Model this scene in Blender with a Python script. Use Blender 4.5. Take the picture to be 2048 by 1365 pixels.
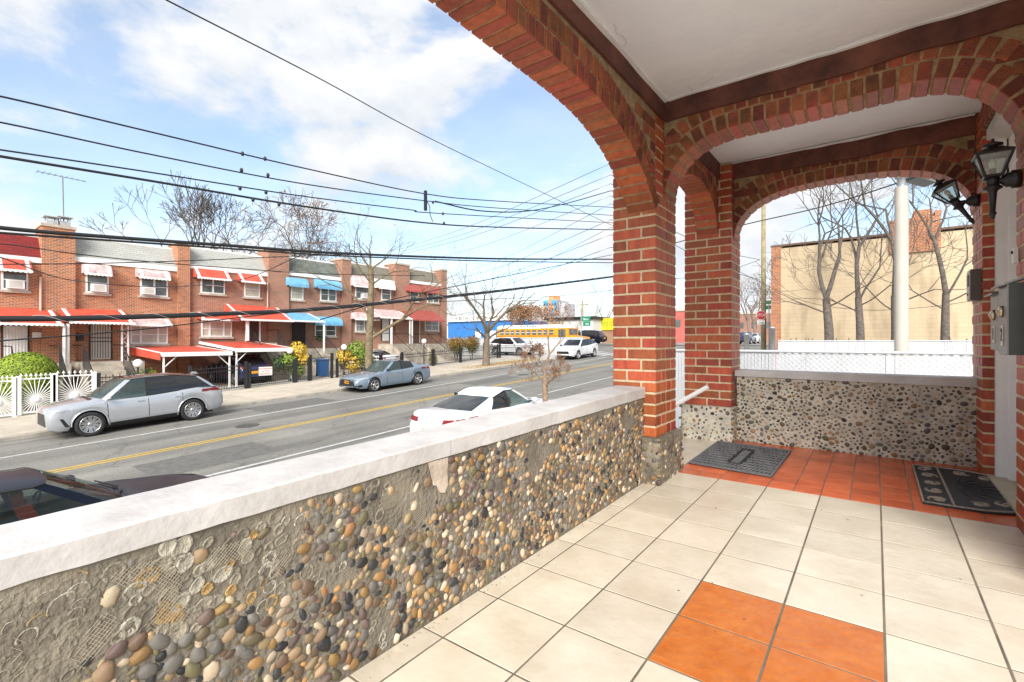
import bpy, bmesh, math, random
from math import sin, cos, pi, radians, sqrt, atan2, hypot
from mathutils import Vector, Matrix, noise
from mathutils.bvhtree import BVHTree

for o in list(bpy.data.objects):
    bpy.data.objects.remove(o)
SC = bpy.context.scene
COL = SC.collection
R = random.Random(7)

# ------------------------------------------------------------------ camera
# world: origin at the lens, +Y along the street (away), +X towards the house, -X towards the street
FOC, YAW = 967.0, 0.6448
cam_d = bpy.data.cameras.new('camera')
cam_d.sensor_width = 36.0
cam_d.lens = FOC / 2048 * 36.0
cam_d.clip_start, cam_d.clip_end = 0.05, 3000
cam = bpy.data.objects.new('camera', cam_d)
COL.objects.link(cam)
cam.rotation_euler = (radians(90), 0, YAW)
SC.camera = cam

# ------------------------------------------------------------------ sky, sun, exposure
SUN_EL, SUN_AZ = radians(34), atan2(-0.89, 0.46)       # direction towards the sun (math angle in XY)
w = bpy.data.worlds.new('World')
SC.world = w
w.use_nodes = True
wn, wl = w.node_tree.nodes, w.node_tree.links
wn.clear()
w_out = wn.new('ShaderNodeOutputWorld')
w_bg = wn.new('ShaderNodeBackground')
w_bg.inputs['Strength'].default_value = 0.15
sky = wn.new('ShaderNodeTexSky')
sky.sky_type = 'NISHITA'
sky.sun_disc = False
sky.sun_elevation = SUN_EL
sky.sun_rotation = pi / 2 - SUN_AZ
sky.air_density, sky.dust_density, sky.ozone_density = 1.0, 0.6, 1.2
tc = wn.new('ShaderNodeTexCoord')
mp = wn.new('ShaderNodeMapping')
mp.inputs['Scale'].default_value = (1.0, 1.0, 2.1)
mp.inputs['Location'].default_value = (1.1, 4.2, 0.9)
nz = wn.new('ShaderNodeTexNoise')
nz.inputs['Scale'].default_value = 2.1
nz.inputs['Detail'].default_value = 9
nz.inputs['Roughness'].default_value = 0.56
nz.inputs['Distortion'].default_value = 0.15
rmp = wn.new('ShaderNodeValToRGB')
rmp.color_ramp.elements[0].position = 0.432
rmp.color_ramp.elements[1].position = 0.515
rmp.color_ramp.elements[0].color = (0.34, 0.34, 0.34, 1)     # thin veil of high cloud everywhere
nz2 = wn.new('ShaderNodeTexNoise')                       # the same clouds sampled a little higher: tops light, undersides grey
for k_ in ('Scale', 'Detail', 'Roughness', 'Distortion'): nz2.inputs[k_].default_value = nz.inputs[k_].default_value
up_s = wn.new('ShaderNodeVectorMath'); up_s.operation = 'ADD'; up_s.inputs[1].default_value = (0, 0, 0.075)
dif = wn.new('ShaderNodeMath'); dif.operation = 'SUBTRACT'
mul = wn.new('ShaderNodeMath'); mul.operation = 'MULTIPLY_ADD'; mul.inputs[1].default_value = 3.2; mul.inputs[2].default_value = 0.55
shade = wn.new('ShaderNodeValToRGB')
shade.color_ramp.elements[0].position, shade.color_ramp.elements[0].color = 0.15, (2.45, 2.68, 2.98, 1)
shade.color_ramp.elements[1].position, shade.color_ramp.elements[1].color = 0.80, (3.5, 3.5, 3.52, 1)
mixc = wn.new('ShaderNodeMix')
mixc.data_type = 'RGBA'
skb = wn.new('ShaderNodeMix')
skb.data_type = 'RGBA'
skb.blend_type = 'MULTIPLY'
skb.inputs[0].default_value = 1.0
skb.inputs[7].default_value = (0.84, 0.91, 0.94, 1)
wl.new(tc.outputs['Generated'], mp.inputs['Vector'])
wl.new(mp.outputs[0], nz.inputs['Vector'])
wl.new(mp.outputs[0], up_s.inputs[0]); wl.new(up_s.outputs[0], nz2.inputs['Vector'])
wl.new(nz.outputs['Fac'], rmp.inputs[0])
wl.new(nz.outputs['Fac'], dif.inputs[0]); wl.new(nz2.outputs['Fac'], dif.inputs[1]); wl.new(dif.outputs[0], mul.inputs[0]); wl.new(mul.outputs[0], shade.inputs[0])
wl.new(sky.outputs[0], skb.inputs[6])
wl.new(rmp.outputs[0], mixc.inputs[0])
wl.new(skb.outputs[2], mixc.inputs[6])
wl.new(shade.outputs[0], mixc.inputs[7])
wl.new(mixc.outputs[2], w_bg.inputs['Color'])
wl.new(w_bg.outputs[0], w_out.inputs[0])

sun_d = bpy.data.lights.new('sun', 'SUN')
sun_d.energy = 3.3
sun_d.angle = radians(34)
sun_d.color = (1.0, 0.955, 0.89)
sun = bpy.data.objects.new('sun', sun_d)
COL.objects.link(sun)
sd = Vector((cos(SUN_AZ) * cos(SUN_EL), sin(SUN_AZ) * cos(SUN_EL), sin(SUN_EL)))
sun.rotation_euler = sd.to_track_quat('Z', 'Y').to_euler()
sun.location = (0, 0, 40)

vs = SC.view_settings
vs.view_transform = 'Standard'
vs.look = 'None'
vs.exposure = 1.0
vs.gamma = 1.0
vs.use_curve_mapping = False

# ------------------------------------------------------------------ helpers
FW = Vector((-sin(YAW), cos(YAW), 0)); RT = Vector((cos(YAW), sin(YAW), 0))
def ray(px, py): return FW * FOC + RT * (px - 1024) + Vector((0, 0, 682.5 - py))
def on_x(px, py, X): d = ray(px, py); return d * (X / d.x)
def on_y(px, py, Y): d = ray(px, py); return d * (Y / d.y)
G, Z0 = 0.0475, -3.2                                    # the street climbs along +Y
def gz(y):                                              # road surface height
    if y < 54: return Z0 + G * y
    if y < 64: return Z0 + G * y - G * (y - 54) ** 2 / 20
    return Z0 + G * 59
def on_road(px, py, lift=0.0):
    d = ray(px, py); t = (Z0 + lift) / (d.z - G * d.y); return d * t
def at_depth(px, py, D): return ray(px, py) * (D / FOC)
def floor_z(y): return -1.0 + 0.0179 * y

MATS = {}
def mat(name, col, rough=0.7, var=0.0, vscale=6.0, bump=0.0, bscale=60.0, rnd=0.0, metal=0.0, col2=None, stretch=None, spec=0.5, coat=0.0, det=4, rhue=0.0):
    """procedural surface: base colour with noise towards col2, per-object brightness, fine bump"""
    if name in MATS: return MATS[name]
    m = bpy.data.materials.new(name); m.use_nodes = True
    nt = m.node_tree; N, L = nt.nodes, nt.links
    b = N['Principled BSDF']
    b.inputs['Roughness'].default_value = rough
    b.inputs['Metallic'].default_value = metal
    b.inputs['Specular IOR Level'].default_value = spec
    b.inputs['Coat Weight'].default_value = coat
    b.inputs['Coat Roughness'].default_value = 0.05
    t = N.new('ShaderNodeTexCoord'); mpn = N.new('ShaderNodeMapping')
    L.new(t.outputs['Object'], mpn.inputs[0])
    if stretch: mpn.inputs['Scale'].default_value = stretch
    if rnd or rhue:
        oi = N.new('ShaderNodeObjectInfo')
        sc = N.new('ShaderNodeVectorMath'); sc.operation = 'SCALE'; sc.inputs[0].default_value = (37, 53, 71)
        L.new(oi.outputs['Random'], sc.inputs['Scale']); L.new(sc.outputs[0], mpn.inputs['Location'])
    out = None
    c = (*col, 1)
    if var > 0 or col2:
        n = N.new('ShaderNodeTexNoise'); n.inputs['Scale'].default_value = vscale; n.inputs['Detail'].default_value = det
        n.inputs['Roughness'].default_value = 0.6
        L.new(mpn.outputs[0], n.inputs['Vector'])
        r = N.new('ShaderNodeValToRGB')
        a = tuple(max(0, x * (1 - var)) for x in col); z = tuple(x * (1 + var) for x in col) if not col2 else col2
        if col2: a = col
        r.color_ramp.elements[0].position, r.color_ramp.elements[1].position = 0.33, 0.67
        r.color_ramp.elements[0].color, r.color_ramp.elements[1].color = (*a, 1), (*z, 1)
        L.new(n.outputs['Fac'], r.inputs[0]); out = r.outputs[0]
    if rnd:
        hs = N.new('ShaderNodeHueSaturation')
        mr = N.new('ShaderNodeMapRange'); mr.inputs['To Min'].default_value = 1 - rnd; mr.inputs['To Max'].default_value = 1 + rnd
        L.new(oi.outputs['Random'], mr.inputs['Value']); L.new(mr.outputs[0], hs.inputs['Value'])
        if rhue:
            fr = N.new('ShaderNodeMath'); fr.operation = 'FRACT'
            mu = N.new('ShaderNodeMath'); mu.operation = 'MULTIPLY'; mu.inputs[1].default_value = 17.3
            m2 = N.new('ShaderNodeMapRange'); m2.inputs['To Min'].default_value = 0.5 - rhue; m2.inputs['To Max'].default_value = 0.5 + rhue
            L.new(oi.outputs['Random'], mu.inputs[0]); L.new(mu.outputs[0], fr.inputs[0]); L.new(fr.outputs[0], m2.inputs['Value']); L.new(m2.outputs[0], hs.inputs['Hue'])
        if out: L.new(out, hs.inputs['Color'])
        else: hs.inputs['Color'].default_value = c
        out = hs.outputs[0]
    if out: L.new(out, b.inputs['Base Color'])
    else: b.inputs['Base Color'].default_value = c
    if bump:
        n2 = N.new('ShaderNodeTexNoise'); n2.inputs['Scale'].default_value = bscale; n2.inputs['Detail'].default_value = 5
        L.new(mpn.outputs[0], n2.inputs['Vector'])
        bp = N.new('ShaderNodeBump'); bp.inputs['Strength'].default_value = bump; bp.inputs['Distance'].default_value = 0.01
        L.new(n2.outputs['Fac'], bp.inputs['Height']); L.new(bp.outputs[0], b.inputs['Normal'])
    MATS[name] = m
    return m

def glass(name, tint, alpha=0.35, rough=0.03):
    """tinted pane: sharp reflection over a partly see-through body"""
    if name in MATS: return MATS[name]
    m = bpy.data.materials.new(name); m.use_nodes = True
    N, L = m.node_tree.nodes, m.node_tree.links
    b = N['Principled BSDF']
    b.inputs['Base Color'].default_value = (*tint, 1); b.inputs['Roughness'].default_value = rough
    b.inputs['IOR'].default_value = 1.5; b.inputs['Specular IOR Level'].default_value = 0.8
    tr = N.new('ShaderNodeBsdfTransparent'); tr.inputs[0].default_value = (0.75, 0.85, 0.82, 1)
    mx = N.new('ShaderNodeMixShader'); mx.inputs[0].default_value = 1 - alpha
    L.new(tr.outputs[0], mx.inputs[1]); L.new(b.outputs[0], mx.inputs[2]); L.new(mx.outputs[0], N['Material Output'].inputs[0])
    MATS[name] = m
    return m

class MB:
    """collects faces for ONE mesh object"""
    def __init__(s): s.v = []; s.f = []; s.m = []; s.sm = []
    def add(s, V, F, mi=0, smooth=False):
        o = len(s.v); s.v += [tuple(p) for p in V]
        for f in F: s.f.append([i + o for i in f]); s.m.append(mi); s.sm.append(smooth)
        return s
    def box(s, x0, x1, y0, y1, z0, z1, mi=0, M=None):
        V = [(x, y, z) for z in (z0, z1) for y in (y0, y1) for x in (x0, x1)]
        if M: V = [M @ Vector(p) for p in V]
        return s.add(V, [(0, 2, 3, 1), (4, 5, 7, 6), (0, 1, 5, 4), (2, 6, 7, 3), (0, 4, 6, 2), (1, 3, 7, 5)], mi)
    def tube(s, pts, rad, n=6, mi=0, cap=True, smooth=True):
        pts = [Vector(p) for p in pts]
        if not hasattr(rad, '__len__'): rad = [rad] * len(pts)
        V = []; k = len(pts); prev = None
        for i, p in enumerate(pts):
            d = (pts[min(i + 1, k - 1)] - pts[max(i - 1, 0)])
            if d.length < 1e-9: d = Vector((0, 0, 1))
            d.normalize()
            if prev is None:
                a = d.cross(Vector((0, 0, 1)) if abs(d.z) < 0.9 else Vector((1, 0, 0))).normalized()
            else:
                a = (prev - d * prev.dot(d)); a = a.normalized() if a.length > 1e-6 else d.orthogonal().normalized()
            prev = a; b = d.cross(a)
            for j in range(n):
                t = 2 * pi * j / n; V.append(p + (a * cos(t) + b * sin(t)) * rad[i])
        F = [(i * n + j, i * n + (j + 1) % n, (i + 1) * n + (j + 1) % n, (i + 1) * n + j) for i in range(k - 1) for j in range(n)]
        s.add(V, F, mi, smooth)
        if cap: s.add(V[:n], [tuple(range(n - 1, -1, -1))], mi); s.add(V[-n:], [tuple(range(n))], mi)
        return s
    def lathe(s, prof, n=12, M=None, mi=0, smooth=True):
        """prof: [(r,z)...] about Z"""
        V = [(r * cos(2 * pi * j / n), r * sin(2 * pi * j / n), z) for r, z in prof for j in range(n)]
        if M: V = [M @ Vector(p) for p in V]
        k = len(prof)
        F = [(i * n + j, i * n + (j + 1) % n, (i + 1) * n + (j + 1) % n, (i + 1) * n + j) for i in range(k - 1) for j in range(n)]
        return s.add(V, F, mi, smooth)
    def prism(s, poly, a0, a1, axis='y', mi=0, M=None):
        """poly in the two other axes (x,z), (y,z) or (x,y), extruded between a0 and a1"""
        def P(u, v, a): return {'y': (u, a, v), 'x': (a, u, v), 'z': (u, v, a)}[axis]
        n = len(poly); V = [P(u, v, a0) for u, v in poly] + [P(u, v, a1) for u, v in poly]
        if M: V = [M @ Vector(p) for p in V]
        F = [tuple(range(n - 1, -1, -1)), tuple(range(n, 2 * n))] + [(i, (i + 1) % n, n + (i + 1) % n, n + i) for i in range(n)]
        return s.add(V, F, mi)
    def mesh(s, name, mats):
        me = bpy.data.meshes.new(name); me.from_pydata(s.v, [], s.f)
        for m in (mats if isinstance(mats, (list, tuple)) else [mats]): me.materials.append(m)
        me.polygons.foreach_set('material_index', s.m); me.polygons.foreach_set('use_smooth', s.sm)
        me.update()
        bm = bmesh.new(); bm.from_mesh(me); bmesh.ops.recalc_face_normals(bm, faces=bm.faces); bm.to_mesh(me); bm.free()
        return me
    def build(s, name, mats, parent=None, loc=None, rot=None):
        return put(name, s.mesh(name, mats), parent, loc, rot)

def put(name, me, parent=None, loc=None, rot=None, scale=None):
    o = bpy.data.objects.new(name, me); COL.objects.link(o)
    if loc is not None: o.location = loc
    if rot is not None: o.rotation_euler = rot
    if scale is not None: o.scale = scale
    if parent is not None: o.parent = parent
    return o
def tag(o, label, cat, group=None):
    o['label'] = label; o['category'] = cat
    if group: o['group'] = group
    return o
def thing(name, label, cat, loc=(0, 0, 0), rz=0, group=None):
    e = bpy.data.objects.new(name, None); COL.objects.link(e)
    e.location = loc; e.rotation_euler = (0, 0, rz); e.empty_display_size = 0.2
    return tag(e, label, cat, group)
def struct(o, label=None):
    o['kind'] = 'structure'
    if label: o['label'] = label
    return o
def stuff(o, label=None):
    o['kind'] = 'stuff'
    if label: o['label'] = label
    return o

def chamfer_box(sx, sy, sz, c=0.004, mats=None, endmat=None):
    """box centred on the origin with chamfered edges (44 triangles)"""
    bm = bmesh.new()
    bmesh.ops.create_cube(bm, size=1)
    bmesh.ops.scale(bm, vec=(sx, sy, sz), verts=bm.verts)
    bmesh.ops.bevel(bm, geom=list(bm.edges), offset=c, segments=1, affect='EDGES')
    me = bpy.data.meshes.new('brick'); bm.to_mesh(me); bm.free()
    for m in mats: me.materials.append(m)
    if endmat is not None:
        for p in me.polygons:
            if abs(p.normal[endmat]) > 0.9: p.material_index = 1
    return me
_bc = {}
def brick_mesh(sx, sy, sz, mats, key, endmat=None, ch=0.0035):
    k = (round(sx, 3), round(sy, 3), round(sz, 3), key, endmat)
    if k not in _bc: _bc[k] = chamfer_box(sx, sy, sz, ch, mats, endmat)
    return _bc[k]
# ------------------------------------------------------------------ materials of the porch
M_RED = mat('brick_red', (0.30, 0.053, 0.019), 0.45, 0, 26, 0.7, 160, rnd=0.32, col2=(0.46, 0.098, 0.031), stretch=(1, 1, 0.25), rhue=0.012, det=8)
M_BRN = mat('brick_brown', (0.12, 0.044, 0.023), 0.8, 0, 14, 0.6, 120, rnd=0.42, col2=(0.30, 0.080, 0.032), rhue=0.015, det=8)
M_MOR = mat('mortar', (0.62, 0.49, 0.315), 0.95, 0.18, 30, 0.5, 150)
M_MORD = mat('mortar_dark', (0.30, 0.215, 0.120), 0.95, 0.3, 18, 0.6, 120)  # darker mortar tone for the arch and lintel cores
M_FRZ = mat('frieze_paint', (0.115, 0.036, 0.022), 0.75, 0.5, 5, 0.5, 25)
M_WHT = mat('white_paint', (0.78, 0.78, 0.77), 0.7, 0.05, 3, 0.35, 30)
M_COP = mat('coping_paint', (0.46, 0.435, 0.415), 0.7, 0, 7, 0.25, 45, col2=(0.60, 0.58, 0.56), det=11)
M_CEIL = mat('ceiling_plaster', (0.80, 0.83, 0.87), 0.9, 0, 2.2, 0.4, 14, col2=(0.88, 0.90, 0.93), det=10)
M_CONC = mat('wall_mortar', (0.115, 0.098, 0.075), 0.95, 0, 8, 1.0, 75, col2=(0.27, 0.235, 0.18), det=10)
M_CONL = mat('light_mortar', (0.52, 0.475, 0.39), 0.95, 0.22, 9, 0.8, 90)
M_NET = mat('net_plaster', (0.33, 0.275, 0.20), 0.95, 0.3, 40, 1.0, 200)
M_SOCK = mat('socket_plaster', (0.28, 0.245, 0.185), 0.9, 0.3, 25, 0.7, 140)
PEB = [mat('pebble_' + n, c, 0.34, 0.35, 30, 0.35, 60, rnd=0.34, rhue=0.014) for n, c in (
    ('tan', (0.29, 0.20, 0.11)), ('ochre', (0.30, 0.165, 0.06)), ('grey', (0.14, 0.128, 0.112)), ('dark', (0.026, 0.027, 0.029)),
    ('brown', (0.115, 0.075, 0.045)), ('plum', (0.12, 0.08, 0.068)), ('cream', (0.44, 0.345, 0.24)), ('olive', (0.125, 0.105, 0.055)))]
PEBW = (21, 10, 14, 13, 17, 11, 9, 11)
M_TILE = mat('tile_cream', (0.53, 0.46, 0.35), 0.28, 0, 4.5, 0.15, 30, rnd=0.07, col2=(0.65, 0.585, 0.47), det=12)
M_ORG = mat('tile_orange', (0.44, 0.115, 0.018), 0.30, 0, 18, 0.6, 20, rnd=0.06, col2=(0.52, 0.165, 0.035), det=12)
M_QRY = mat('tile_quarry', (0.50, 0.080, 0.020), 0.20, 0, 7, 0.2, 50, rnd=0.16, col2=(0.62, 0.140, 0.045), det=9)
M_GRT = mat('grout', (0.09, 0.075, 0.055), 0.95, 0, 5, col2=(0.20, 0.165, 0.12), det=8)
M_BLK = mat('black_iron', (0.012, 0.012, 0.013), 0.4, 0.2, 20, 0.1, 80)
M_RUB = mat('black_rubber', (0.022, 0.022, 0.024), 0.6, 0.4, 40, 0.4, 160)
M_RUBG = mat('worn_rubber', (0.13, 0.13, 0.135), 0.65, 0.3, 60, 0.3, 160)
M_RUBT = mat('tan_rubber', (0.30, 0.24, 0.19), 0.7, 0.3, 60, 0.3, 160)

porch = thing('brick_porch', 'red brick front porch with arches, pebble parapet and white ceiling', 'porch')
CP, BH, BJ, BL, BW = 0.0745, 0.0605, 0.014, 0.198, 0.096
JIT = 0.0012

def empty_part(name, parent):
    e = bpy.data.objects.new(name, None); COL.objects.link(e); e.parent = parent; e.empty_display_size = 0.1
    return e

def split_run(T):
    out = []; a = 0.0
    while T - a > 0.27: out.append((a, BL)); a += BL + BJ
    if T - a > 0.02: out.append((a, T - a))
    return out

def brick_pier(part, X0, X1, Y0, Y1, z0, n, scheme, faces='SENW', mats=None, key='red', mort=None):
    """courses of separate bricks round a mortar core; faces S=-Y E=+X N=+Y W=-X"""
    mats = mats or [M_RED, M_RED]
    i = 0.005
    MB().box(X0 + i, X1 - i, Y0 + i, Y1 - i, z0 - 0.004, z0 + n * CP - 0.002).build('mortar_core', mort or M_MOR, part)
    for c in range(n):
        z = z0 + c * CP + BH / 2
        for fc in faces:
            L = (X1 - X0) if fc in 'SN' else (Y1 - Y0)
            if scheme == 'pin':
                st, T = (0, L - BW - BJ) if c % 2 == 0 else (BW + BJ, L - BW - BJ)
            else:
                full = (fc in 'SN') == (c % 2 == 0)
                st, T = (0, L) if full else (BW + BJ, L - 2 * (BW + BJ))
            runs = split_run(T)
            if scheme == 'pin' and c % 2: runs = [(T - a - l, l) for a, l in runs]
            for a, l in runs:
                u = st + a + l / 2
                j = lambda: R.uniform(-JIT, JIT)
                if fc == 'S': p, d = (X0 + u, Y0 + BW / 2 + j(), z), (l, BW, BH)
                elif fc == 'E': p, d = (X1 - BW / 2 + j(), Y0 + u, z), (BW, l, BH)
                elif fc == 'N': p, d = (X1 - u, Y1 - BW / 2 + j(), z), (l, BW, BH)
                else: p, d = (X0 + BW / 2 + j(), Y1 - u, z), (BW, l, BH)
                put('brick', brick_mesh(*d, mats, key), part, p, (R.uniform(-.006, .006), R.uniform(-.006, .006), R.uniform(-.004, .004)))

def resample(pts, step):
    P = [Vector(p) for p in pts]; seg = [(P[i + 1] - P[i]).length for i in range(len(P) - 1)]
    T = sum(seg); n = max(2, round(T / step)); out = []
    for k in range(n):
        s = (k + 0.5) * T / n; i = 0
        while i < len(seg) - 1 and s > seg[i]: s -= seg[i]; i += 1
        t = (P[i + 1] - P[i]).normalized(); out.append((P[i] + t * s, t))
    # smooth the tangents
    res = []
    for k in range(n):
        t = sum((out[min(max(k + q, 0), n - 1)][1] for q in (-2, -1, 0, 1, 2)), Vector((0, 0))).normalized()
        res.append((out[k][0], t))
    return res

def smooth_curve(pts, it=2):
    for _ in range(it):
        q = [pts[0]]
        for a, b in zip(pts, pts[1:]):
            q += [(a[0] * .75 + b[0] * .25, a[1] * .75 + b[1] * .25), (a[0] * .25 + b[0] * .75, a[1] * .25 + b[1] * .75)]
        pts = q + [pts[-1]]
    return pts

def offset_curve(c, d):
    out = []
    for i, p in enumerate(c):
        a, b = c[max(i - 1, 0)], c[min(i + 1, len(c) - 1)]; t = Vector((b[0] - a[0], b[1] - a[1])).normalized(); n = Vector((-t.y, t.x))
        if c[-1][0] < c[0][0]: n = -n
        out.append((p[0] + n.x * d, p[1] + n.y * d))
    return out
def brick_arch(part, curve, axis, a0, a1, ztop, spand=None, inner='lo'):
    """arch wall: curve [(u,z)] of the intrados; wall between a0..a1 along the other axis; two rings of voussoirs"""
    curve = smooth_curve(curve)
    T = a1 - a0; ac = (a0 + a1) / 2
    across = Vector((1, 0, 0)) if axis == 'y' else Vector((0, 1, 0))
    def P(u, a, z): return Vector((a, u, z)) if axis == 'y' else Vector((u, a, z))
    u0, u1 = curve[0][0], curve[-1][0]
    poly = [(u, z + 0.006) for u, z in curve] + [(u1, ztop), (u0, ztop)]
    MB().prism(poly, a0 + .008, a1 - .008, 'x' if axis == 'y' else 'y').build('mortar_core', M_MORD, part)
    outer = []
    for ring in (0, 1):
        h = 0.094; off = 0.0 if ring == 0 else h + 0.012
        base = resample(curve if ring == 0 else offset_curve(curve, off), 0.0695)
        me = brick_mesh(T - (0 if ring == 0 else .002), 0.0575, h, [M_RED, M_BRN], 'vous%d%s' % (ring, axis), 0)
        for p, t in base:
            nrm = Vector((-t.y, t.x)) if u1 > u0 else Vector((t.y, -t.x))
            if nrm.y < -0.2: nrm = -nrm
            c = p + nrm * (h / 2)
            if c.y + h / 2 > ztop - 0.004 or c.x - 0.03 < min(u0, u1) or c.x + 0.03 > max(u0, u1):
                if ring == 1: continue
            ex = across
            ty = (P(t.x, 0, t.y) - P(0, 0, 0)).normalized()
            tz = (P(nrm.x, 0, nrm.y) - P(0, 0, 0)).normalized()
            M = Matrix((ex, ty, tz)).transposed().to_4x4()
            if M.determinant() < 0: M = Matrix((-ex, ty, tz)).transposed().to_4x4()
            M.translation = P(c.x, ac + R.uniform(-.0015, .0015), c.y)
            o = put('brick', me, part); o.matrix_world = M
            outer.append((c.x, c.y + (h * .75 if ring else h * .2)))
    # spandrel bricks on both faces of the wall, where the rings leave room
    if spand:
        zt = spand
        for side in (a0, a1):
            for end, sgn in ((min(u0, u1), 1), (max(u0, u1), -1)):
                c = 0; z = min(q[1] for q in curve) + BH / 2 + .01
                while z + BH / 2 < zt:
                    # free length from the end to the ring at this height
                    lim = 9
                    for ou, oz in outer:
                        if abs(oz - z) < 0.045: lim = min(lim, abs(ou - end) - 0.045)
                    lim = min(lim, 0.62)
                    a = 0.004
                    first = BL if c % 2 else BL / 2
                    while lim - a > 0.03:
                        l = min(first, lim - a); first = BL
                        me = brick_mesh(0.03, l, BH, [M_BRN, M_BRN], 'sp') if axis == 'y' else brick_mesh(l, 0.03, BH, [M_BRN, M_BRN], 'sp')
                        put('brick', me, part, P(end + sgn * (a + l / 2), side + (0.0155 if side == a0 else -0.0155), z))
                        a += l + 0.012
                    z += CP; c += 1

# ---- columns
XI = -1.162
col1 = empty_part('column', porch)
brick_pier(col1, -1.470, XI, 3.13, 3.53, -0.640, 31, 'pin')
col2 = empty_part('column', porch)
brick_pier(col2, -1.470, -1.050, 4.72, 5.08, -0.603, 30, 'alt')

# ---- arches
def mirror(c, half): return [(half * 2 - u, z) for u, z in reversed(c)]
flat = lambda a, b, z: [(a + (b - a) * k / 4, z) for k in range(1, 4)]
ca = [(3.13, .865), (3.076, .925), (2.98, 1.012), (2.878, 1.09), (2.721, 1.178), (2.526, 1.240), (2.345, 1.274), (2.135, 1.288), (1.9, 1.290)]
arch_front = empty_part('arch', porch)
brick_arch(arch_front, ca + flat(1.9, .5, 1.290) + mirror(ca, 1.2), 'y', -1.357, XI, 1.63, 1.50)
cb = [(4.72, .985), (4.685, 1.09), (4.65, 1.15), (4.57, 1.228), (4.45, 1.288), (4.30, 1.325), (4.145, 1.340)]
arch_side = empty_part('arch', porch)
brick_arch(arch_side, cb + mirror(cb, 4.125), 'y', -1.357, XI, 1.63, 1.52)
cc = [(-1.162, .96), (-1.150, 1.06), (-1.137, 1.108), (-1.052, 1.235), (-.986, 1.290), (-.859, 1.345), (-.70, 1.356)]
arch_mid = empty_part('arch', porch)
brick_arch(arch_mid, cc + flat(-.70, .11, 1.352) + mirror(cc, -.295), 'x', 3.28, 3.50, 1.63, 1.52)
cd = [(-1.045, .94), (-1.036, 1.02), (-1.002, 1.113), (-.91, 1.217), (-.748, 1.300), (-.518, 1.338), (-.30, 1.346)]
arch_end = empty_part('arch', porch)
brick_arch(arch_end, cd + [(-.235, 1.346)] + mirror(cd, -.235), 'x', 4.80, 5.0, 1.63, 1.52)

# ---- friezes (painted plaster bands under the ceilings) and ceilings
def wavy_box(x0, x1, y0, y1, z0, z1, amp, along, n):
    """long box whose lower edge wobbles a little"""
    b = MB(); V = []
    for k in range(n + 1):
        t = k / n; zz = z0 + amp * noise.noise((t * 9, x0 * 3, z0))
        if along == 'x':
            x = x0 + (x1 - x0) * t; V += [(x, y0, zz), (x, y1, zz), (x, y1, z1), (x, y0, z1)]
        else:
            y = y0 + (y1 - y0) * t; V += [(x0, y, zz), (x1, y, zz), (x1, y, z1), (x0, y, z1)]
    F = [(k * 4 + j, k * 4 + (j + 1) % 4, k * 4 + 4 + (j + 1) % 4, k * 4 + 4 + j) for k in range(n) for j in range(4)]
    F += [(0, 1, 2, 3), (n * 4 + 3, n * 4 + 2, n * 4 + 1, n * 4)]
    return b.add(V, F)
wavy_box(-1.38, XI + .012, -.75, 3.262, 1.515, 1.66, .018, 'y', 30).build('frieze', M_FRZ, porch)
wavy_box(XI + .012, .60, 3.264, 3.516, 1.50, 1.66, .016, 'x', 24).build('frieze', M_FRZ, porch)
wavy_box(XI - .06, XI + .014, 3.518, 4.78, 1.50, 1.66, .016, 'y', 16).build('frieze', M_FRZ, porch)
wavy_box(-1.05, .60, 4.782, 5.02, 1.49, 1.66, .016, 'x', 24).build('frieze', M_FRZ, porch)
MB().box(-1.40, .80, 0.6, 3.262, 1.632, 1.70).build('ceiling', M_CEIL, porch)
MB().box(-1.40, .80, 3.518, 5.05, 1.640, 1.70).build('ceiling', M_CEIL, porch)
# peeling edge strips where ceiling meets frieze
for (x0, x1, y0, y1) in ((-1.150, -1.125, .3, 3.26), (-1.12, .57, 3.238, 3.262), (-1.05, .57, 4.758, 4.781)):
    al = 'y' if x1 - x0 < .1 else 'x'
    wavy_box(x0, x1, y0, y1, 1.624, 1.631, .012, al, 40).build('peeling_strip', M_WHT, porch)
MB().box(-1.55, .95, .6, 5.2, 1.72, 1.95).build('roof_slab', M_FRZ, porch)  # roof and near ceiling stop short, leaving an unseen opening for daylight

# ---- house wall bricks: near jamb, far jamb, lintel
jam1 = empty_part('door_jamb', porch)
brick_pier(jam1, .570, .79, 2.86, 3.50, floor_z(3.4), 34, 'pin', 'WN')
jam2 = empty_part('door_jamb', porch)
brick_pier(jam2, .580, .79, 4.555, 4.99, floor_z(4.6), 34, 'pin', 'WS')
lint = empty_part('lintel', porch)
MB().box(.585, .74, 3.5, 4.555, 1.43, 1.63).build('mortar_core', M_MORD, lint)
k = 0
while 3.515 + k * .0735 < 4.53:
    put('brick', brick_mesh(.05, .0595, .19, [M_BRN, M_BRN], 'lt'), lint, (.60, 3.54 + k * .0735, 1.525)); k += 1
MB().box(.60, .82, 2.6, 2.86, -1.2, 1.63).build('house_wall', M_RED, porch)  # stub only; rest of the wall left out so sun reaches the floor

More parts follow.
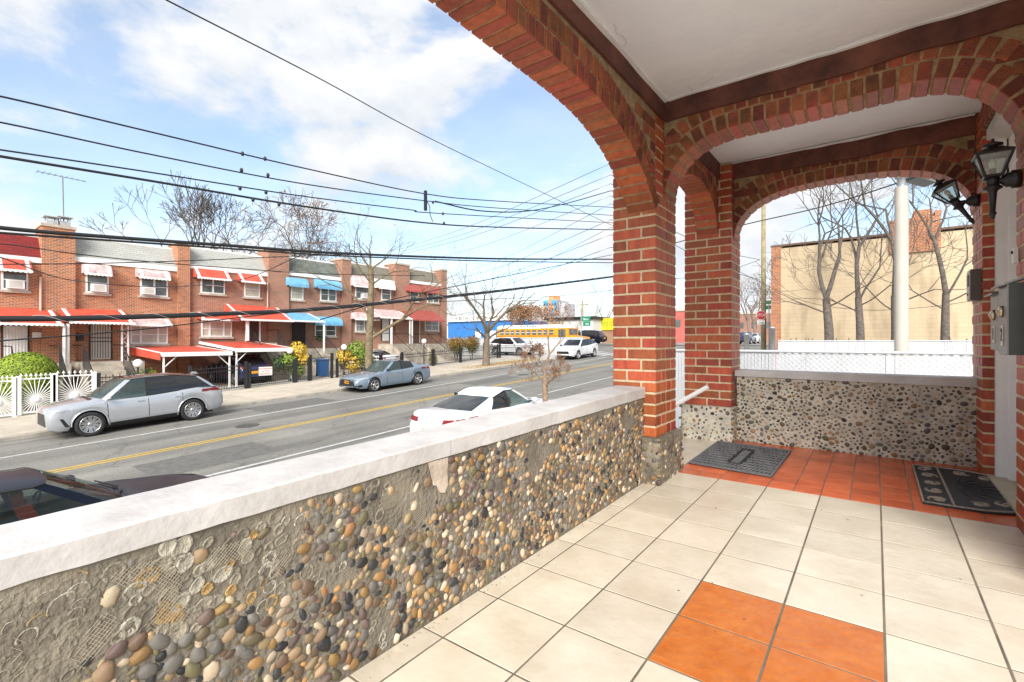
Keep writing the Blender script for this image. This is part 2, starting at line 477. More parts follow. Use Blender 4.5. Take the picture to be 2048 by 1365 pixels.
# ---- entrance door in its white frame
door = thing('entrance_door', 'white front door in a white frame between brick jambs', 'door')
fz = floor_z(4.0)
MB().box(.765, .80, 3.50, 4.555, fz, 1.43).build('door_backing', M_WHT, door)
slab = MB().box(.725, .765, 3.60, 4.43, fz + .03, 1.085)
for (a, b, c, d) in ((3.68, 3.98, fz + .15, fz + .62), (4.05, 4.35, fz + .15, fz + .62), (3.68, 3.98, fz + .75, fz + 1.85), (4.05, 4.35, fz + .75, fz + 1.85)):
    slab.box(.718, .7249, a, b, c, d)
slab.build('door_leaf', M_WHT, door)
for a, b in ((4.43, 4.55), (3.503, 3.60)):
    MB().box(.690, .764, a, b, fz, 1.12).build('door_post', M_WHT, door)
MB().box(.640, .69, 4.50, 4.553, fz, 1.40).build('casing', M_WHT, door)
MB().box(.700, .764, 3.503, 4.55, 1.121, 1.40).build('transom_panel', M_WHT, door)
MB().prism([(.60, 1.36), (.60, 1.425), (.70, 1.425), (.70, 1.33)], 3.503, 4.553, 'y').build('head_casing', M_COP, door)
MB().box(.690, .764, 3.503, 4.553, 1.088, 1.120).build('transom_bar', M_WHT, door)
MB().box(.60, .764, 3.503, 4.553, fz - .03, fz + .028).build('threshold', mat('threshold_stone', (.45, .40, .30), .7, .2), door)
MB().lathe([(0, 0), (.03, 0), (.03, .012), (.014, .02), (.014, .045), (.028, .055), (.032, .075), (.02, .09), (0, .092)], 12,
           Matrix.Translation((.724, 3.66, fz + .95)) @ Matrix.Rotation(-pi / 2, 4, 'Y')).build('door_knob', mat('brass', (.6, .42, .16), .25, metal=1), door)

def text_mesh(name, txt, size, m, depth=0.003, align='CENTER', sx=1.0):
    cu = bpy.data.curves.new(name, 'FONT'); cu.body = txt; cu.size = size; cu.extrude = depth; cu.align_x = align; cu.align_y = 'CENTER'
    cu.resolution_u = 3
    o = bpy.data.objects.new(name, cu); COL.objects.link(o)
    bpy.context.view_layer.update()
    me = bpy.data.meshes.new_from_object(o.evaluated_get(bpy.context.evaluated_depsgraph_get()))
    bpy.data.objects.remove(o)
    me.materials.clear(); me.materials.append(m)
    if sx != 1:
        for v in me.vertices: v.co.x *= sx
    return me
def put_text(txt, size, m, loc, M3, parent=None, depth=.003, sx=1.0):
    """M3: columns = text right, text up, text normal"""
    o = put('lettering', text_mesh('lettering', txt, size, m, depth, sx=sx), parent)
    M = M3.to_4x4(); M.translation = loc; o.matrix_basis = M
    return o
FACE_W = Matrix(((0, 0, -1), (-1, 0, 0), (0, 1, 0)))       # reads when looking along +X
FACE_E = Matrix(((0, 0, 1), (1, 0, 0), (0, 1, 0)))         # reads when looking along -X
FACE_S = Matrix(((1, 0, 0), (0, 0, -1), (0, 1, 0)))        # reads when looking along +Y
put_text('1155', .16, M_BLK, (.697, 4.12, 1.225), FACE_W, door)

# ---- parapet wall: body, coping pieces, pebbles
par = empty_part('parapet_wall', porch)
def cop_b(y): return -0.440 + (y - .14) * 0.0208
def cop_t(y): return -0.381 + (y - .14) * 0.0240
wb = MB()
ys = [-1.4 + 4.52 * k / 60 for k in range(61)]
V = []
for y in ys:
    n_ = .006 * noise.noise((y * 3, 0, 4))
    V += [(-1.445, y, -3.4), (-1.243 + n_, y, floor_z(y) - .05), (-1.243 - n_, y, cop_b(y) + .01), (-1.445, y, cop_b(y) + .01)]
F = [(k * 4 + j, k * 4 + (j + 1) % 4, k * 4 + 4 + (j + 1) % 4, k * 4 + 4 + j) for k in range(60) for j in range(4)] + [(0, 1, 2, 3), (243, 242, 241, 240)]
wb.add(V, F).build('wall_body', M_CONC, par)
def coping(y0, y1):
    n = max(4, int((y1 - y0) / .04)); V = []
    for k in range(n + 1):
        y = y0 + (y1 - y0) * k / n
        a = .002 * noise.noise((y * 7, 1, 0)) + .001 * noise.noise((y * 37, 5, 0)); b_ = .004 * noise.noise((y * 13, 7, 2))
        zb, zt = cop_b(y) + b_, cop_t(y) + a
        c = .006 + .002 * noise.noise((y * 17, 3, 3))
        V += [(-1.455, y, zb), (-1.236, y, zb), (-1.234 + a, y, zt - c), (-1.242, y, zt), (-1.44 + a, y, zt + .002), (-1.452, y, zt - .012)]
    F = [(k * 6 + j, k * 6 + (j + 1) % 6, k * 6 + 6 + (j + 1) % 6, k * 6 + 6 + j) for k in range(n) for j in range(6)]
    F += [tuple(range(6)), tuple(range(n * 6 + 5, n * 6 - 1, -1))]
    return MB().add(V, F).build('coping', M_COP, par)
coping(-1.4, 1.272); coping(1.277, 3.128)
zp = cop_b(1.22) - .004
MB().prism([(1.165, zp), (1.262, zp), (1.258, zp - .05), (1.262, zp - .10), (1.245, zp - .125), (1.222, zp - .118), (1.205, zp - .09), (1.19, zp - .085), (1.178, zp - .04)], -1.25, -1.2385, 'x').build('plaster_patch', mat('patch_plaster', (.46, .38, .30), .9, .2, 20, .4, 60), par)

def peb_mesh(mi):
    """flattened pebble, 40 triangles, local +Z outwards"""
    n = 8; V = []; rr = R
    ph = R.random() * 6
    rad = [1 + .15 * sin(2 * (2 * pi * j / n) + ph) * R.random() + .12 * sin(3 * (2 * pi * j / n) + ph * 2) * R.random() + R.uniform(-.09, .09) for j in range(n)]
    for (s, z) in ((.93, -.25), (1.0, .18), (.74, .66)):
        V += [(s * rad[j] * cos(2 * pi * j / n), s * rad[j] * sin(2 * pi * j / n), z) for j in range(n)]
    V.append((0, 0, .92))
    F = [(i * n + j, i * n + (j + 1) % n, (i + 1) * n + (j + 1) % n, (i + 1) * n + j) for i in range(2) for j in range(n)]
    F += [(2 * n + j, 2 * n + (j + 1) % n, 3 * n) for j in range(n)]
    return V, F
PV = [[peb_mesh(0) for _ in range(7)] for _ in PEB]
PM = []
for i, m in enumerate(PEB):
    row = []
    for V, F in PV[i]:
        row.append(MB().add(V, F, 0, True).mesh('pebble', m))
    PM.append(row)

def pebbles(part, cands, basis, size, budget=300, wts=PEBW, flow=0.6):
    """cands: [(point, size factor)] ; basis: 3 column vectors (u, v, outward). The largest-looking ones become objects."""
    U, W_, N_ = [Vector(b) for b in basis]
    items = []
    for p, s in cands:
        ang = R.gauss(flow, .9); a = size * s * R.uniform(.78, 1.2); b = a * R.uniform(.55, .92)
        u = U * cos(ang) + W_ * sin(ang); v = N_.cross(u)
        tl = R.uniform(-.18, .18); n2 = (N_ + u * tl + v * R.uniform(-.18, .18)).normalized(); u = (u - n2 * u.dot(n2)).normalized(); v = n2.cross(u)
        M = Matrix((u * a, v * b, n2 * a * R.uniform(.42, .6))).transposed().to_4x4(); M.translation = p
        k = R.choices(range(len(PEB)), wts)[0]
        dep = max(.2, p.dot(FW)); items.append((a / dep, k, R.randrange(7), M))
    items.sort(key=lambda t: -t[0])
    for t in items[:budget]:
        o = put('pebble', PM[t[1]][t[2]], part); o.matrix_world = t[3]
    if items[budget:]:
        b = MB()
        for t in items[budget:]:
            V, F = PV[t[1]][t[2]]; b.add([t[3] @ Vector(q) for q in V], F, t[1], True)
        stuff(b.build('pebble_bed', PEB, part), 'small river pebbles set close together in the mortar')

def poisson(w, h, r, tries, ok=lambda a, b: 1.0):
    cell = {}; out = []
    for _ in range(tries):
        a, b = R.uniform(0, w), R.uniform(0, h)
        s = ok(a, b)
        if s <= 0: continue
        rr = r * s; ka, kb = int(a / r), int(b / r)
        if all(hypot(a - q[0], b - q[1]) > (rr + q[2]) / 2 for i in (-1, 0, 1) for j in (-1, 0, 1) for q in cell.get((ka + i, kb + j), ())):
            cell.setdefault((ka, kb), []).append((a, b, rr)); out.append((a, b, s))
    return out
def proj(p):
    d = p.dot(FW); return 1024 + FOC * p.dot(RT) / d, 682.5 - FOC * p.z / d
def bare(p):
    """worn parts of the parapet face: where pebbles have fallen out"""
    x, y = proj(p)
    if x < 150: return 1 if R.random() > .07 else 0
    line = 1085 - (x - 150) * .10
    if x < 330 and y < 1330 - (x - 150) * .45: return 1 if R.random() > .05 else 0
    if x < 560 and y < 1250 - (x - 330) * .18 - 30 * sin(x * .03): return 1 if R.random() > .05 else 0
    if 560 <= x < 600 and y < 1130: return 1
    if 735 < x < 870 and y < 1075 - abs(x - 800) * .7 and y < 1050: return 1 if R.random() > .1 else 0
    if 1.155 < p.y < 1.27 and p.z > cop_b(1.22) - .14: return 1
    if (x - 660) ** 2 / 60 ** 2 + (y - 1150) ** 2 / 22 ** 2 < 1: return 1
    if (x - 760) ** 2 / 30 ** 2 + (y - 1250) ** 2 / 45 ** 2 < 1: return 1
    if x > 930 and noise.noise((p.y * 5, p.z * 7, 2.2)) > .28 and y < 1000 - (x - 930) * .25: return 1
    return 0
cp, socks = [], []
for a, b, s in poisson(3.05, .56, .0262, 110000, lambda a, b: R.choice((.62, .8, .95, 1.0, 1.0, 1.1))):
    y = .06 + a; z = floor_z(y) + .012 + b
    if z > cop_b(y) - .016: continue
    p = Vector((-1.2465, y, z))
    (socks if bare(p) else cp).append((p, s))
pebbles(par, cp, ((0, 1, 0), (0, 0, 1), (1, 0, 0)), .0208)
sb = MB()
for p, s in socks:
    if R.random() < .35 or p.y > 1.0: continue
    a = .021 * s * R.uniform(.85, 1.15); b_ = a * R.uniform(.6, .85); an = R.uniform(.2, 1.2); V = []
    for rr, zz in ((1.15, -.001), (1.0, .0028), (.8, .0006), (.3, -.0008)):
        for j in range(12):
            t = 2 * pi * j / 12; u, v = a * rr * cos(t), b_ * rr * sin(t)
            lift = .0022 + zz * (1 if sin(t + an) > -.3 else .35)
            V.append((p.x + lift + .0012, p.y + u * cos(an) - v * sin(an), p.z + u * sin(an) + v * cos(an)))
    F = [(i * 12 + j, i * 12 + (j + 1) % 12, (i + 1) * 12 + (j + 1) % 12, (i + 1) * 12 + j) for i in range(3) for j in range(12)] + [tuple(range(36, 48))]
    V = [(x_ + R.uniform(-.0006, .0006), y_ + R.uniform(-.0014, .0014), z_ + R.uniform(-.0014, .0014)) for x_, y_, z_ in V]
    sb.add(V, F, R.choices((0, 1, 2, 3), (5, 4, 3, 1))[0], True)
stuff(sb.build('pebble_socket', [M_SOCK, M_CONC, mat('socket_pale', (.38, .35, .28), .9, .35, 40, .8, 160), mat('socket_ochre', (.36, .23, .09), .9, .35, 40, .8, 160)], par), 'pale oval sockets left in the mortar where pebbles fell out')
# wire lath showing through the worn plaster
lb = MB()
def lath(pts_px, step=.009):
    P3 = [on_x(px, py, -1.2405) for px, py in pts_px]
    y0, y1 = min(p.y for p in P3), max(p.y for p in P3); z0, z1 = min(p.z for p in P3), max(p.z for p in P3)
    for sg in (1, -1):
        k = y0 - (z1 - z0)
        while k < y1 + (z1 - z0):
            q = []
            n = 14
            for i in range(n + 1):
                z = z0 + (z1 - z0) * i / n; y = k + sg * (z - z0) + (0 if sg > 0 else (z1 - z0))
                px, py = proj(Vector((-1.24, y, z)))
                ins = sum(1 for (a, b), (c, d) in zip(pts_px, pts_px[1:] + pts_px[:1]) if (b > py) != (d > py) and px < (c - a) * (py - b) / (d - b) + a) % 2
                if ins and noise.noise((y * 11, z * 11, 1)) > .08: q.append((-1.2405 + .0022 * noise.noise((y * 30, z * 30, 9)), y, z))
                else:
                    if len(q) > 1: lb.tube(q, .00045, 3, cap=False)
                    q = []
            if len(q) > 1: lb.tube(q, .00045, 3, cap=False)
            k += step
lath([(20, 1190), (330, 1110), (560, 1050), (585, 1100), (560, 1180), (330, 1260), (180, 1365), (20, 1365)])
lath([(735, 985), (850, 955), (865, 1010), (820, 1080), (745, 1060)])
lath([(600, 1165), (740, 1110), (760, 1135), (620, 1200)])
stuff(lb.build('wire_lath', mat('lath', (.43, .37, .275), .8), par), 'pale wire lath showing through worn plaster')

# pebbled base of the first column, its rounded block
def peb_block(X0, X1, Y0, Y1, z0f, z1, m, faces, size, r, parent):
    e = empty_part('pebble_base', parent)
    b = MB(); c = .02
    poly = [(X0 + c, Y0), (X1 - c, Y0), (X1, Y0 + c), (X1, Y1 - c), (X1 - c, Y1), (X0 + c, Y1), (X0, Y1 - c), (X0, Y0 + c)]
    b.prism(poly, z0f - .1, z1, 'z'); b.build('base_block', m, e)
    cs = []
    for fc in faces:
        if fc == 'S': L, P0, U, N_ = X1 - X0, Vector((X0, Y0, z0f)), Vector((1, 0, 0)), Vector((0, -1, 0))
        if fc == 'E': L, P0, U, N_ = Y1 - Y0, Vector((X1, Y0, z0f)), Vector((0, 1, 0)), Vector((1, 0, 0))
        if fc == 'N': L, P0, U, N_ = X1 - X0, Vector((X1, Y1, z0f)), Vector((-1, 0, 0)), Vector((0, 1, 0))
        c2 = [(P0 + U * a + Vector((0, 0, bb)) - N_ * .002, s) for a, bb, s in poisson(L, z1 - z0f - .01, r, 2600, lambda a, b: R.choice((.8, 1, 1.1)))]
        pebbles(e, c2, (U, (0, 0, 1), N_), size, 140, (22, 8, 20, 8, 16, 10, 14, 10))
    return e
peb_block(-1.49, -1.125, 3.085, 3.565, floor_z(3.2), -.641, M_CONC, 'SEN', .0175, .036, porch)
peb_block(-1.49, -1.022, 4.655, 5.09, floor_z(4.7), -.604, M_CONL, 'SE', .0165, .0375, porch)

# far parapet
par2 = empty_part('parapet_wall', porch)
MB().box(-1.02, .585, 4.80, 4.99, -3.2, -.325).build('wall_body', M_CONL, par2)
cs = []
for a, b, s in poisson(1.60, .585, .0400, 30000, lambda a, b: R.choice((.55, .75, .95, 1.1))):
    z = floor_z(4.79) + b
    if z < -.335: cs.append((Vector((-1.02 + a, 4.802, z)), s * .95))
pebbles(par2, cs, ((1, 0, 0), (0, 0, 1), (0, -1, 0)), .0215, 300, (22, 8, 20, 6, 14, 10, 16, 10), 0.0)
b = MB(); n = 30; V = []
for k in range(n + 1):
    x = -1.035 + 1.64 * k / n; a = .003 * noise.noise((x * 12, 3, 1)); zb = -.322 - .012 * (x + 1) / 1.6
    V += [(x, 4.782 + a, zb), (x, 5.01, zb), (x, 5.01, -.268), (x, 4.785 + a, -.268 + a)]
F = [(k * 4 + j, k * 4 + (j + 1) % 4, k * 4 + 4 + (j + 1) % 4, k * 4 + 4 + j) for k in range(n) for j in range(4)] + [(0, 1, 2, 3), (n * 4 + 3, n * 4 + 2, n * 4 + 1, n * 4)]
b.add(V, F).build('coping', M_COP, par2)

# ---- floor: sloping slab with separate tiles
fl = MB().add([(-1.5, -1.4, floor_z(-1.4) - .0012), (.80, -1.4, floor_z(-1.4) - .0012), (.80, 5.0, floor_z(5.0) - .0012), (-1.5, 5.0, floor_z(5.0) - .0012),
               (-1.5, -1.4, -3.6), (.80, -1.4, -3.6), (.80, 5.0, -3.6), (-1.5, 5.0, -3.6)],
              [(0, 1, 2, 3), (4, 7, 6, 5), (0, 4, 5, 1), (1, 5, 6, 2), (2, 6, 7, 3), (3, 7, 4, 0)]).build('porch_floor', M_GRT)
struct(fl, 'tiled porch floor')
TS = 0.2917; X00, Y00 = -1.1436, 2.8914
def tile(x0, x1, y0, y1, m, key, g=.0036, t=.016):
    x0 += g; x1 -= g; y0 += g; y1 -= g
    o = put('tile', brick_mesh(x1 - x0, y1 - y0, t, [m, m], key, None, .0012), fl,
            ((x0 + x1) / 2, (y0 + y1) / 2, floor_z((y0 + y1) / 2) - t / 2 + R.uniform(-.0002, .0005)),
            (math.atan(.0179) + R.uniform(-.001, .001), R.uniform(-.001, .001), R.uniform(-.001, .001)))
xs = [-1.243] + [X00 + TS * k for k in range(6)] + [.60]
for r in range(-2, 14):
    y1 = Y00 - TS * r; y0 = y1 - TS
    for i in range(len(xs) - 1):
        org = i in (3, 4) and r in (3, 4)
        tile(xs[i], xs[i + 1], y0, y1, M_ORG if org else M_TILE, 'org' if org else 'crm')
q = TS / 2
yt = Y00 + TS * 2 - .0
for j in range(10):
    y0 = 3.4748 + j * q; y1 = min(y0 + q, 4.83)
    if y0 > 4.80: break
    x = X00 - q * .05
    i = 0
    while x < .74:
        x1 = X00 + q * (i + 1) if i else X00 + q
        if x < .57 or 3.5 < y0 < 4.5: tile(x, min(x1, .76), y0, y1, M_QRY, 'qry', .0028)
        x = x1; i += 1
for j in range(4):
    tile(-1.50, X00 - q * .05, 3.56 + j * TS, 3.56 + (j + 1) * TS, M_TILE, 'crm')

# crumbs and leaf bits on the tiles
b = MB()
for _ in range(22):
    x, y = R.uniform(-1.15, .5), R.uniform(.6, 3.4); s_ = R.uniform(.0015, .0045); z = floor_z(y) + .001; a = R.uniform(0, 6)
    b.add([(x + s_ * cos(a + k * 1.57) * (1 if k % 2 else 1.8), y + s_ * sin(a + k * 1.57), z + R.uniform(0, .003)) for k in range(4)], [(0, 1, 2, 3)])
for _ in range(110):
    y = R.uniform(.6, 3.05); x = -1.228 + abs(R.gauss(0, .018)); s_ = R.uniform(.001, .003); z = floor_z(y) + .001; a = R.uniform(0, 6)
    b.add([(x + s_ * cos(a + k * 1.57), y + s_ * sin(a + k * 1.57), z + R.uniform(0, .004)) for k in range(4)], [(0, 1, 2, 3)])
stuff(b.build('floor_debris', mat('debris_brown', (.11, .075, .05), .95), fl), 'crumbs of leaf and grit on the tiles')
# hairline cracks and peeling flakes on the near ceiling
b = MB()
def crack(x, y, ang, n, st, z=1.6305):
    pts = []
    for k in range(n):
        pts.append((x, y, z)); ang += R.uniform(-.6, .6); x += cos(ang) * st; y += sin(ang) * st
    for p, q in zip(pts, pts[1:]):
        d = Vector((q[0] - p[0], q[1] - p[1], 0)).normalized() * .0011; b.add([(p[0] - d.y, p[1] + d.x, z), (p[0] + d.y, p[1] - d.x, z), (q[0] + d.y, q[1] - d.x, z), (q[0] - d.y, q[1] + d.x, z)], [(0, 1, 2, 3)])
crack(-1.08, 2.3, 1.5, 16, .02); crack(-.95, 3.15, 2.4, 9, .02); crack(-.8, 3.12, 2.6, 7, .02); crack(-.3, 3.2, .1, 12, .03); crack(-.7, 4.72, .1, 30, .03, 1.6388)
stuff(b.build('ceiling_cracks', mat('crack_dark', (.40, .39, .38), .95), porch))
# ------------------------------------------------------------------ ground, road, pavements
def asphalt(name):
    """worn asphalt: speckle, wheel tracks along the lane, cracks and patches"""
    m = bpy.data.materials.new(name); m.use_nodes = True
    N, L = m.node_tree.nodes, m.node_tree.links; b = N['Principled BSDF']; b.inputs['Roughness'].default_value = .93; b.inputs['Specular IOR Level'].default_value = .25
    t = N.new('ShaderNodeTexCoord')
    def noise_(scale, st, det=6):
        mp_ = N.new('ShaderNodeMapping'); mp_.inputs['Scale'].default_value = st; n = N.new('ShaderNodeTexNoise'); n.inputs['Scale'].default_value = scale; n.inputs['Detail'].default_value = det
        L.new(t.outputs['Object'], mp_.inputs[0]); L.new(mp_.outputs[0], n.inputs['Vector']); return n.outputs['Fac']
    def ramp(f, p0, c0, p1, c1):
        r = N.new('ShaderNodeValToRGB'); r.color_ramp.elements[0].position, r.color_ramp.elements[1].position = p0, p1; r.color_ramp.elements[0].color, r.color_ramp.elements[1].color = (*c0, 1), (*c1, 1); L.new(f, r.inputs[0]); return r.outputs[0]
    def mul(a, c, f=1.0):
        x = N.new('ShaderNodeMix'); x.data_type = 'RGBA'; x.blend_type = 'MULTIPLY'; x.inputs[0].default_value = f; L.new(a, x.inputs[6]); L.new(c, x.inputs[7]); return x.outputs[2]
    base = ramp(noise_(.5, (1, 1, 1), 8), .3, (.195, .188, .170), .7, (.265, .255, .230))
    track = ramp(noise_(.9, (1.6, .05, 1), 4), .35, (.72, .72, .73), .65, (1.1, 1.09, 1.07))
    speck = ramp(noise_(38, (1, 1, 1), 3), .35, (.72, .72, .72), .68, (1.25, 1.25, 1.24))
    vo = N.new('ShaderNodeTexVoronoi'); vo.feature = 'DISTANCE_TO_EDGE'; vo.inputs['Scale'].default_value = .33; vo.inputs['Randomness'].default_value = 1.0
    nd = N.new('ShaderNodeTexNoise'); nd.inputs['Scale'].default_value = 1.4; nd.inputs['Detail'].default_value = 5; L.new(t.outputs['Object'], nd.inputs['Vector'])
    ad = N.new('ShaderNodeMixRGB'); ad.blend_type = 'ADD'; ad.inputs[0].default_value = .8; L.new(t.outputs['Object'], ad.inputs[1]); L.new(nd.outputs['Color'], ad.inputs[2]); L.new(ad.outputs[0], vo.inputs['Vector'])
    crack = ramp(vo.outputs['Distance'], .004, (.45, .45, .45), .013, (1, 1, 1))
    c = mul(mul(mul(base, track), speck), crack, .45)
    L.new(c, b.inputs['Base Color'])
    n2 = N.new('ShaderNodeTexNoise'); n2.inputs['Scale'].default_value = 70; L.new(t.outputs['Object'], n2.inputs['Vector'])
    bp = N.new('ShaderNodeBump'); bp.inputs['Strength'].default_value = .5; bp.inputs['Distance'].default_value = .01; L.new(n2.outputs['Fac'], bp.inputs['Height']); L.new(bp.outputs[0], b.inputs['Normal'])
    return m
M_ASP = asphalt('asphalt')
M_ASPS = mat('asphalt_side', (0.16, 0.16, 0.155), 0.9, 0.2, 0.6, 0.4, 60)
M_PAV = mat('pavement_concrete', (0.40, 0.345, 0.27), 0.9, 0, 1.6, 0.4, 40, rnd=0.09, col2=(0.53, 0.465, 0.37), det=9)
M_KERB = mat('kerb_stone', (0.36, 0.33, 0.28), 0.85, 0.25, 4, 0.4, 30)
M_EARTH = mat('earth', (0.20, 0.155, 0.095), 0.95, 0.4, 1.2, 0.6, 25)
M_YEL = mat('road_yellow', (0.40, 0.27, 0.06), 0.85, 0, 14, col2=(0.66, 0.42, 0.04), det=10)
M_LINE = mat('road_white', (0.36, 0.355, 0.34), 0.85, 0, 14, col2=(0.62, 0.62, 0.60), det=10)
def strip(x0, x1, y0, y1, lift, step=2.0, thick=0.0):
    n = max(1, int(abs(y1 - y0) / step)); b = MB(); V = []
    for k in range(n + 1):
        y = y0 + (y1 - y0) * k / n; z = gz(y) + lift
        V += [(x0, y, z), (x1, y, z)]
        if thick: V += [(x1, y, z - thick), (x0, y, z - thick)]
    w_ = 4 if thick else 2
    if thick:
        F = [(k * 4 + j, k * 4 + (j + 1) % 4, k * 4 + 4 + (j + 1) % 4, k * 4 + 4 + j) for k in range(n) for j in range(4)] + [(0, 1, 2, 3), (n * 4 + 3, n * 4 + 2, n * 4 + 1, n * 4)]
    else:
        F = [(k * 2, k * 2 + 1, k * 2 + 3, k * 2 + 2) for k in range(n)]
    return b.add(V, F)
struct(strip(-900, 900, -120, 1500, -.10, 4).build('ground', M_EARTH))
struct(strip(-21.55, -7.7, -80, 44, 0, 2).build('road', M_ASP))
struct(strip(-21.55, -7.7, 56, 400, 0, 4).build('road', M_ASP))
struct(strip(-300, 200, 44, 56, .002, 2).build('side_street', M_ASP))
for x in (-15.36, -15.58): struct(strip(x - .055, x + .055, -60, 38.5, .006, 2).build('lane_line', M_YEL))
struct(strip(-18.57, -18.44, -60, 38, .006, 2).build('lane_line', M_LINE))
struct(strip(-11.87, -11.74, -60, 16.6, .006, 2).build('lane_line', M_LINE))
struct(strip(-11.87, -11.74, 17.6, 38, .006, 2).build('lane_line', M_LINE))
x = -21.0
while x < -8.2:
    struct(strip(x, x + .5, 39.6, 43.2, .006, 1).build('crossing_bar', M_LINE)); x += 1.05
for yy in (30.5, 33.5):
    struct(strip(-14.6, -12.3, yy, yy + .45, .006, 1).build('crossing_bar', M_LINE))
# manhole covers, repair patches and tar seams
for (x, y, r) in ((-16.8, 7.6, .36), (-13.4, 15.5, .33), (-17.2, 24.0, .36)):
    mh = thing('manhole_cover', 'round iron manhole cover in the %s lane' % ('far' if y < 10 else 'near' if y < 20 else 'upper far'), 'manhole cover', (x, y, gz(y) + .008)); mh.rotation_euler = (math.atan(G), 0, 0)
    MB().lathe([(r, -.004), (r, .004), (r * .92, .004), (r * .90, .001), (0, .001)], 24).build('iron_ring', mat('cast_iron', (.07, .065, .06), .7, .3, 12, .5, 40), mh)
for (x0, x1, y0, y1) in ((-20.6, -18.9, 9.2, 12.4), (-14.3, -12.6, 3.8, 6.6), (-17.9, -16.6, 19.0, 23.0), (-11.4, -10.0, 5.2, 8.0)):
    struct(strip(x0, x1, y0, y1, .003, .5).build('road_patch', mat('patch_asphalt', (.13, .125, .115), .95, .2, 6, .5, 70)))
def pavement(x0, x1, y0, y1, n_x, ly, lab):
    base = struct(strip(x0, x1, y0, y1, .105, 2, .3).build('pavement', M_KERB), lab)
    k = 0; y = y0
    while y < y1 - .1:
        ye = min(y + ly, y1); w_ = (x1 - x0 - .18) / n_x
        for i in range(n_x):
            xa = x0 + .0 + i * w_; sl = MB()
            a, c = xa + .006, xa + w_ - .006
            V = [(a, y + .006, gz(y) + .125), (c, y + .006, gz(y) + .125), (c, ye - .006, gz(ye) + .125), (a, ye - .006, gz(ye) + .125)]
            sl.add(V + [(p[0], p[1], p[2] - .03) for p in V], [(0, 1, 2, 3), (0, 4, 5, 1), (1, 5, 6, 2), (2, 6, 7, 3), (3, 7, 4, 0)])
            sl.build('paving_slab', M_PAV, base)
        y = ye; k += 1
    return base
pavement(-26.45, -21.4, -6.0, 34.2, 3, 1.65, 'pale concrete pavement in front of the row houses')
struct(strip(-26.45, -21.4, -60, -6.0, .125, 2, .3).build('pavement', M_PAV))
struct(strip(-7.75, -4.6, -40, 40, .125, 2, .3).build('pavement', M_PAV))
M_YARD = mat('yard_concrete', (0.42, 0.385, 0.33), 0.9, 0.25, 1.0, 0.4, 30)
struct(strip(-34, -26.45, -60, 34.2, .12, 2).build('front_yard', M_YARD))
struct(strip(-60, -21.4, 34.2, 43.6, .09, 2, .25).build('parking_lot', mat('lot_concrete', (.44, .42, .39), .9, .2, 1.2)))
struct(strip(-4.6, 30, -40, 43, .02, 2).build('side_yard', mat('yard_grey', (.33, .31, .28), .9, .25, 1.0)))
struct(strip(-120, 120, 56.5, 400, .06, 4).build('far_ground', mat('far_lot', (.24, .22, .20), .9, .25, .5)))
# dry grass verge beside the kerb and leaf litter
M_DRY = mat('dry_grass', (0.34, 0.235, 0.095), 0.95, 0.35, 5, 0.8, 60)
gb = MB()
for _ in range(2600):
    y = R.uniform(24.6, 33.6); x = R.uniform(-23.3, -21.75)
    if R.random() < abs(y - 29) / 6.5: continue
    z = gz(y) + .13; h = R.uniform(.03, .10); a = R.uniform(0, pi)
    gb.add([(x - .02 * cos(a), y - .02 * sin(a), z), (x + .02 * cos(a), y + .02 * sin(a), z), (x + R.uniform(-.05, .05), y + R.uniform(-.05, .05), z + h)], [(0, 1, 2)])
stuff(gb.build('dry_grass', M_DRY), 'dry straw coloured grass on the verge by the kerb')['category'] = 'grass'
# porch steps to the street
st = thing('front_steps', 'concrete steps leading down from the porch opening to the street', 'steps')
MS = mat('step_concrete', (.5, .46, .38), .85, .2, 3)
gy = gz(4.1) + .1
for k in range(9):
    z1 = floor_z(4.1) - .03 - k * (floor_z(4.1) - gy) / 9.5
    MB().box(-1.505 - (k + 1) * .29, -1.505 - k * .29, 3.56, 4.64, gy, z1 - .02).build('step', MS, st)

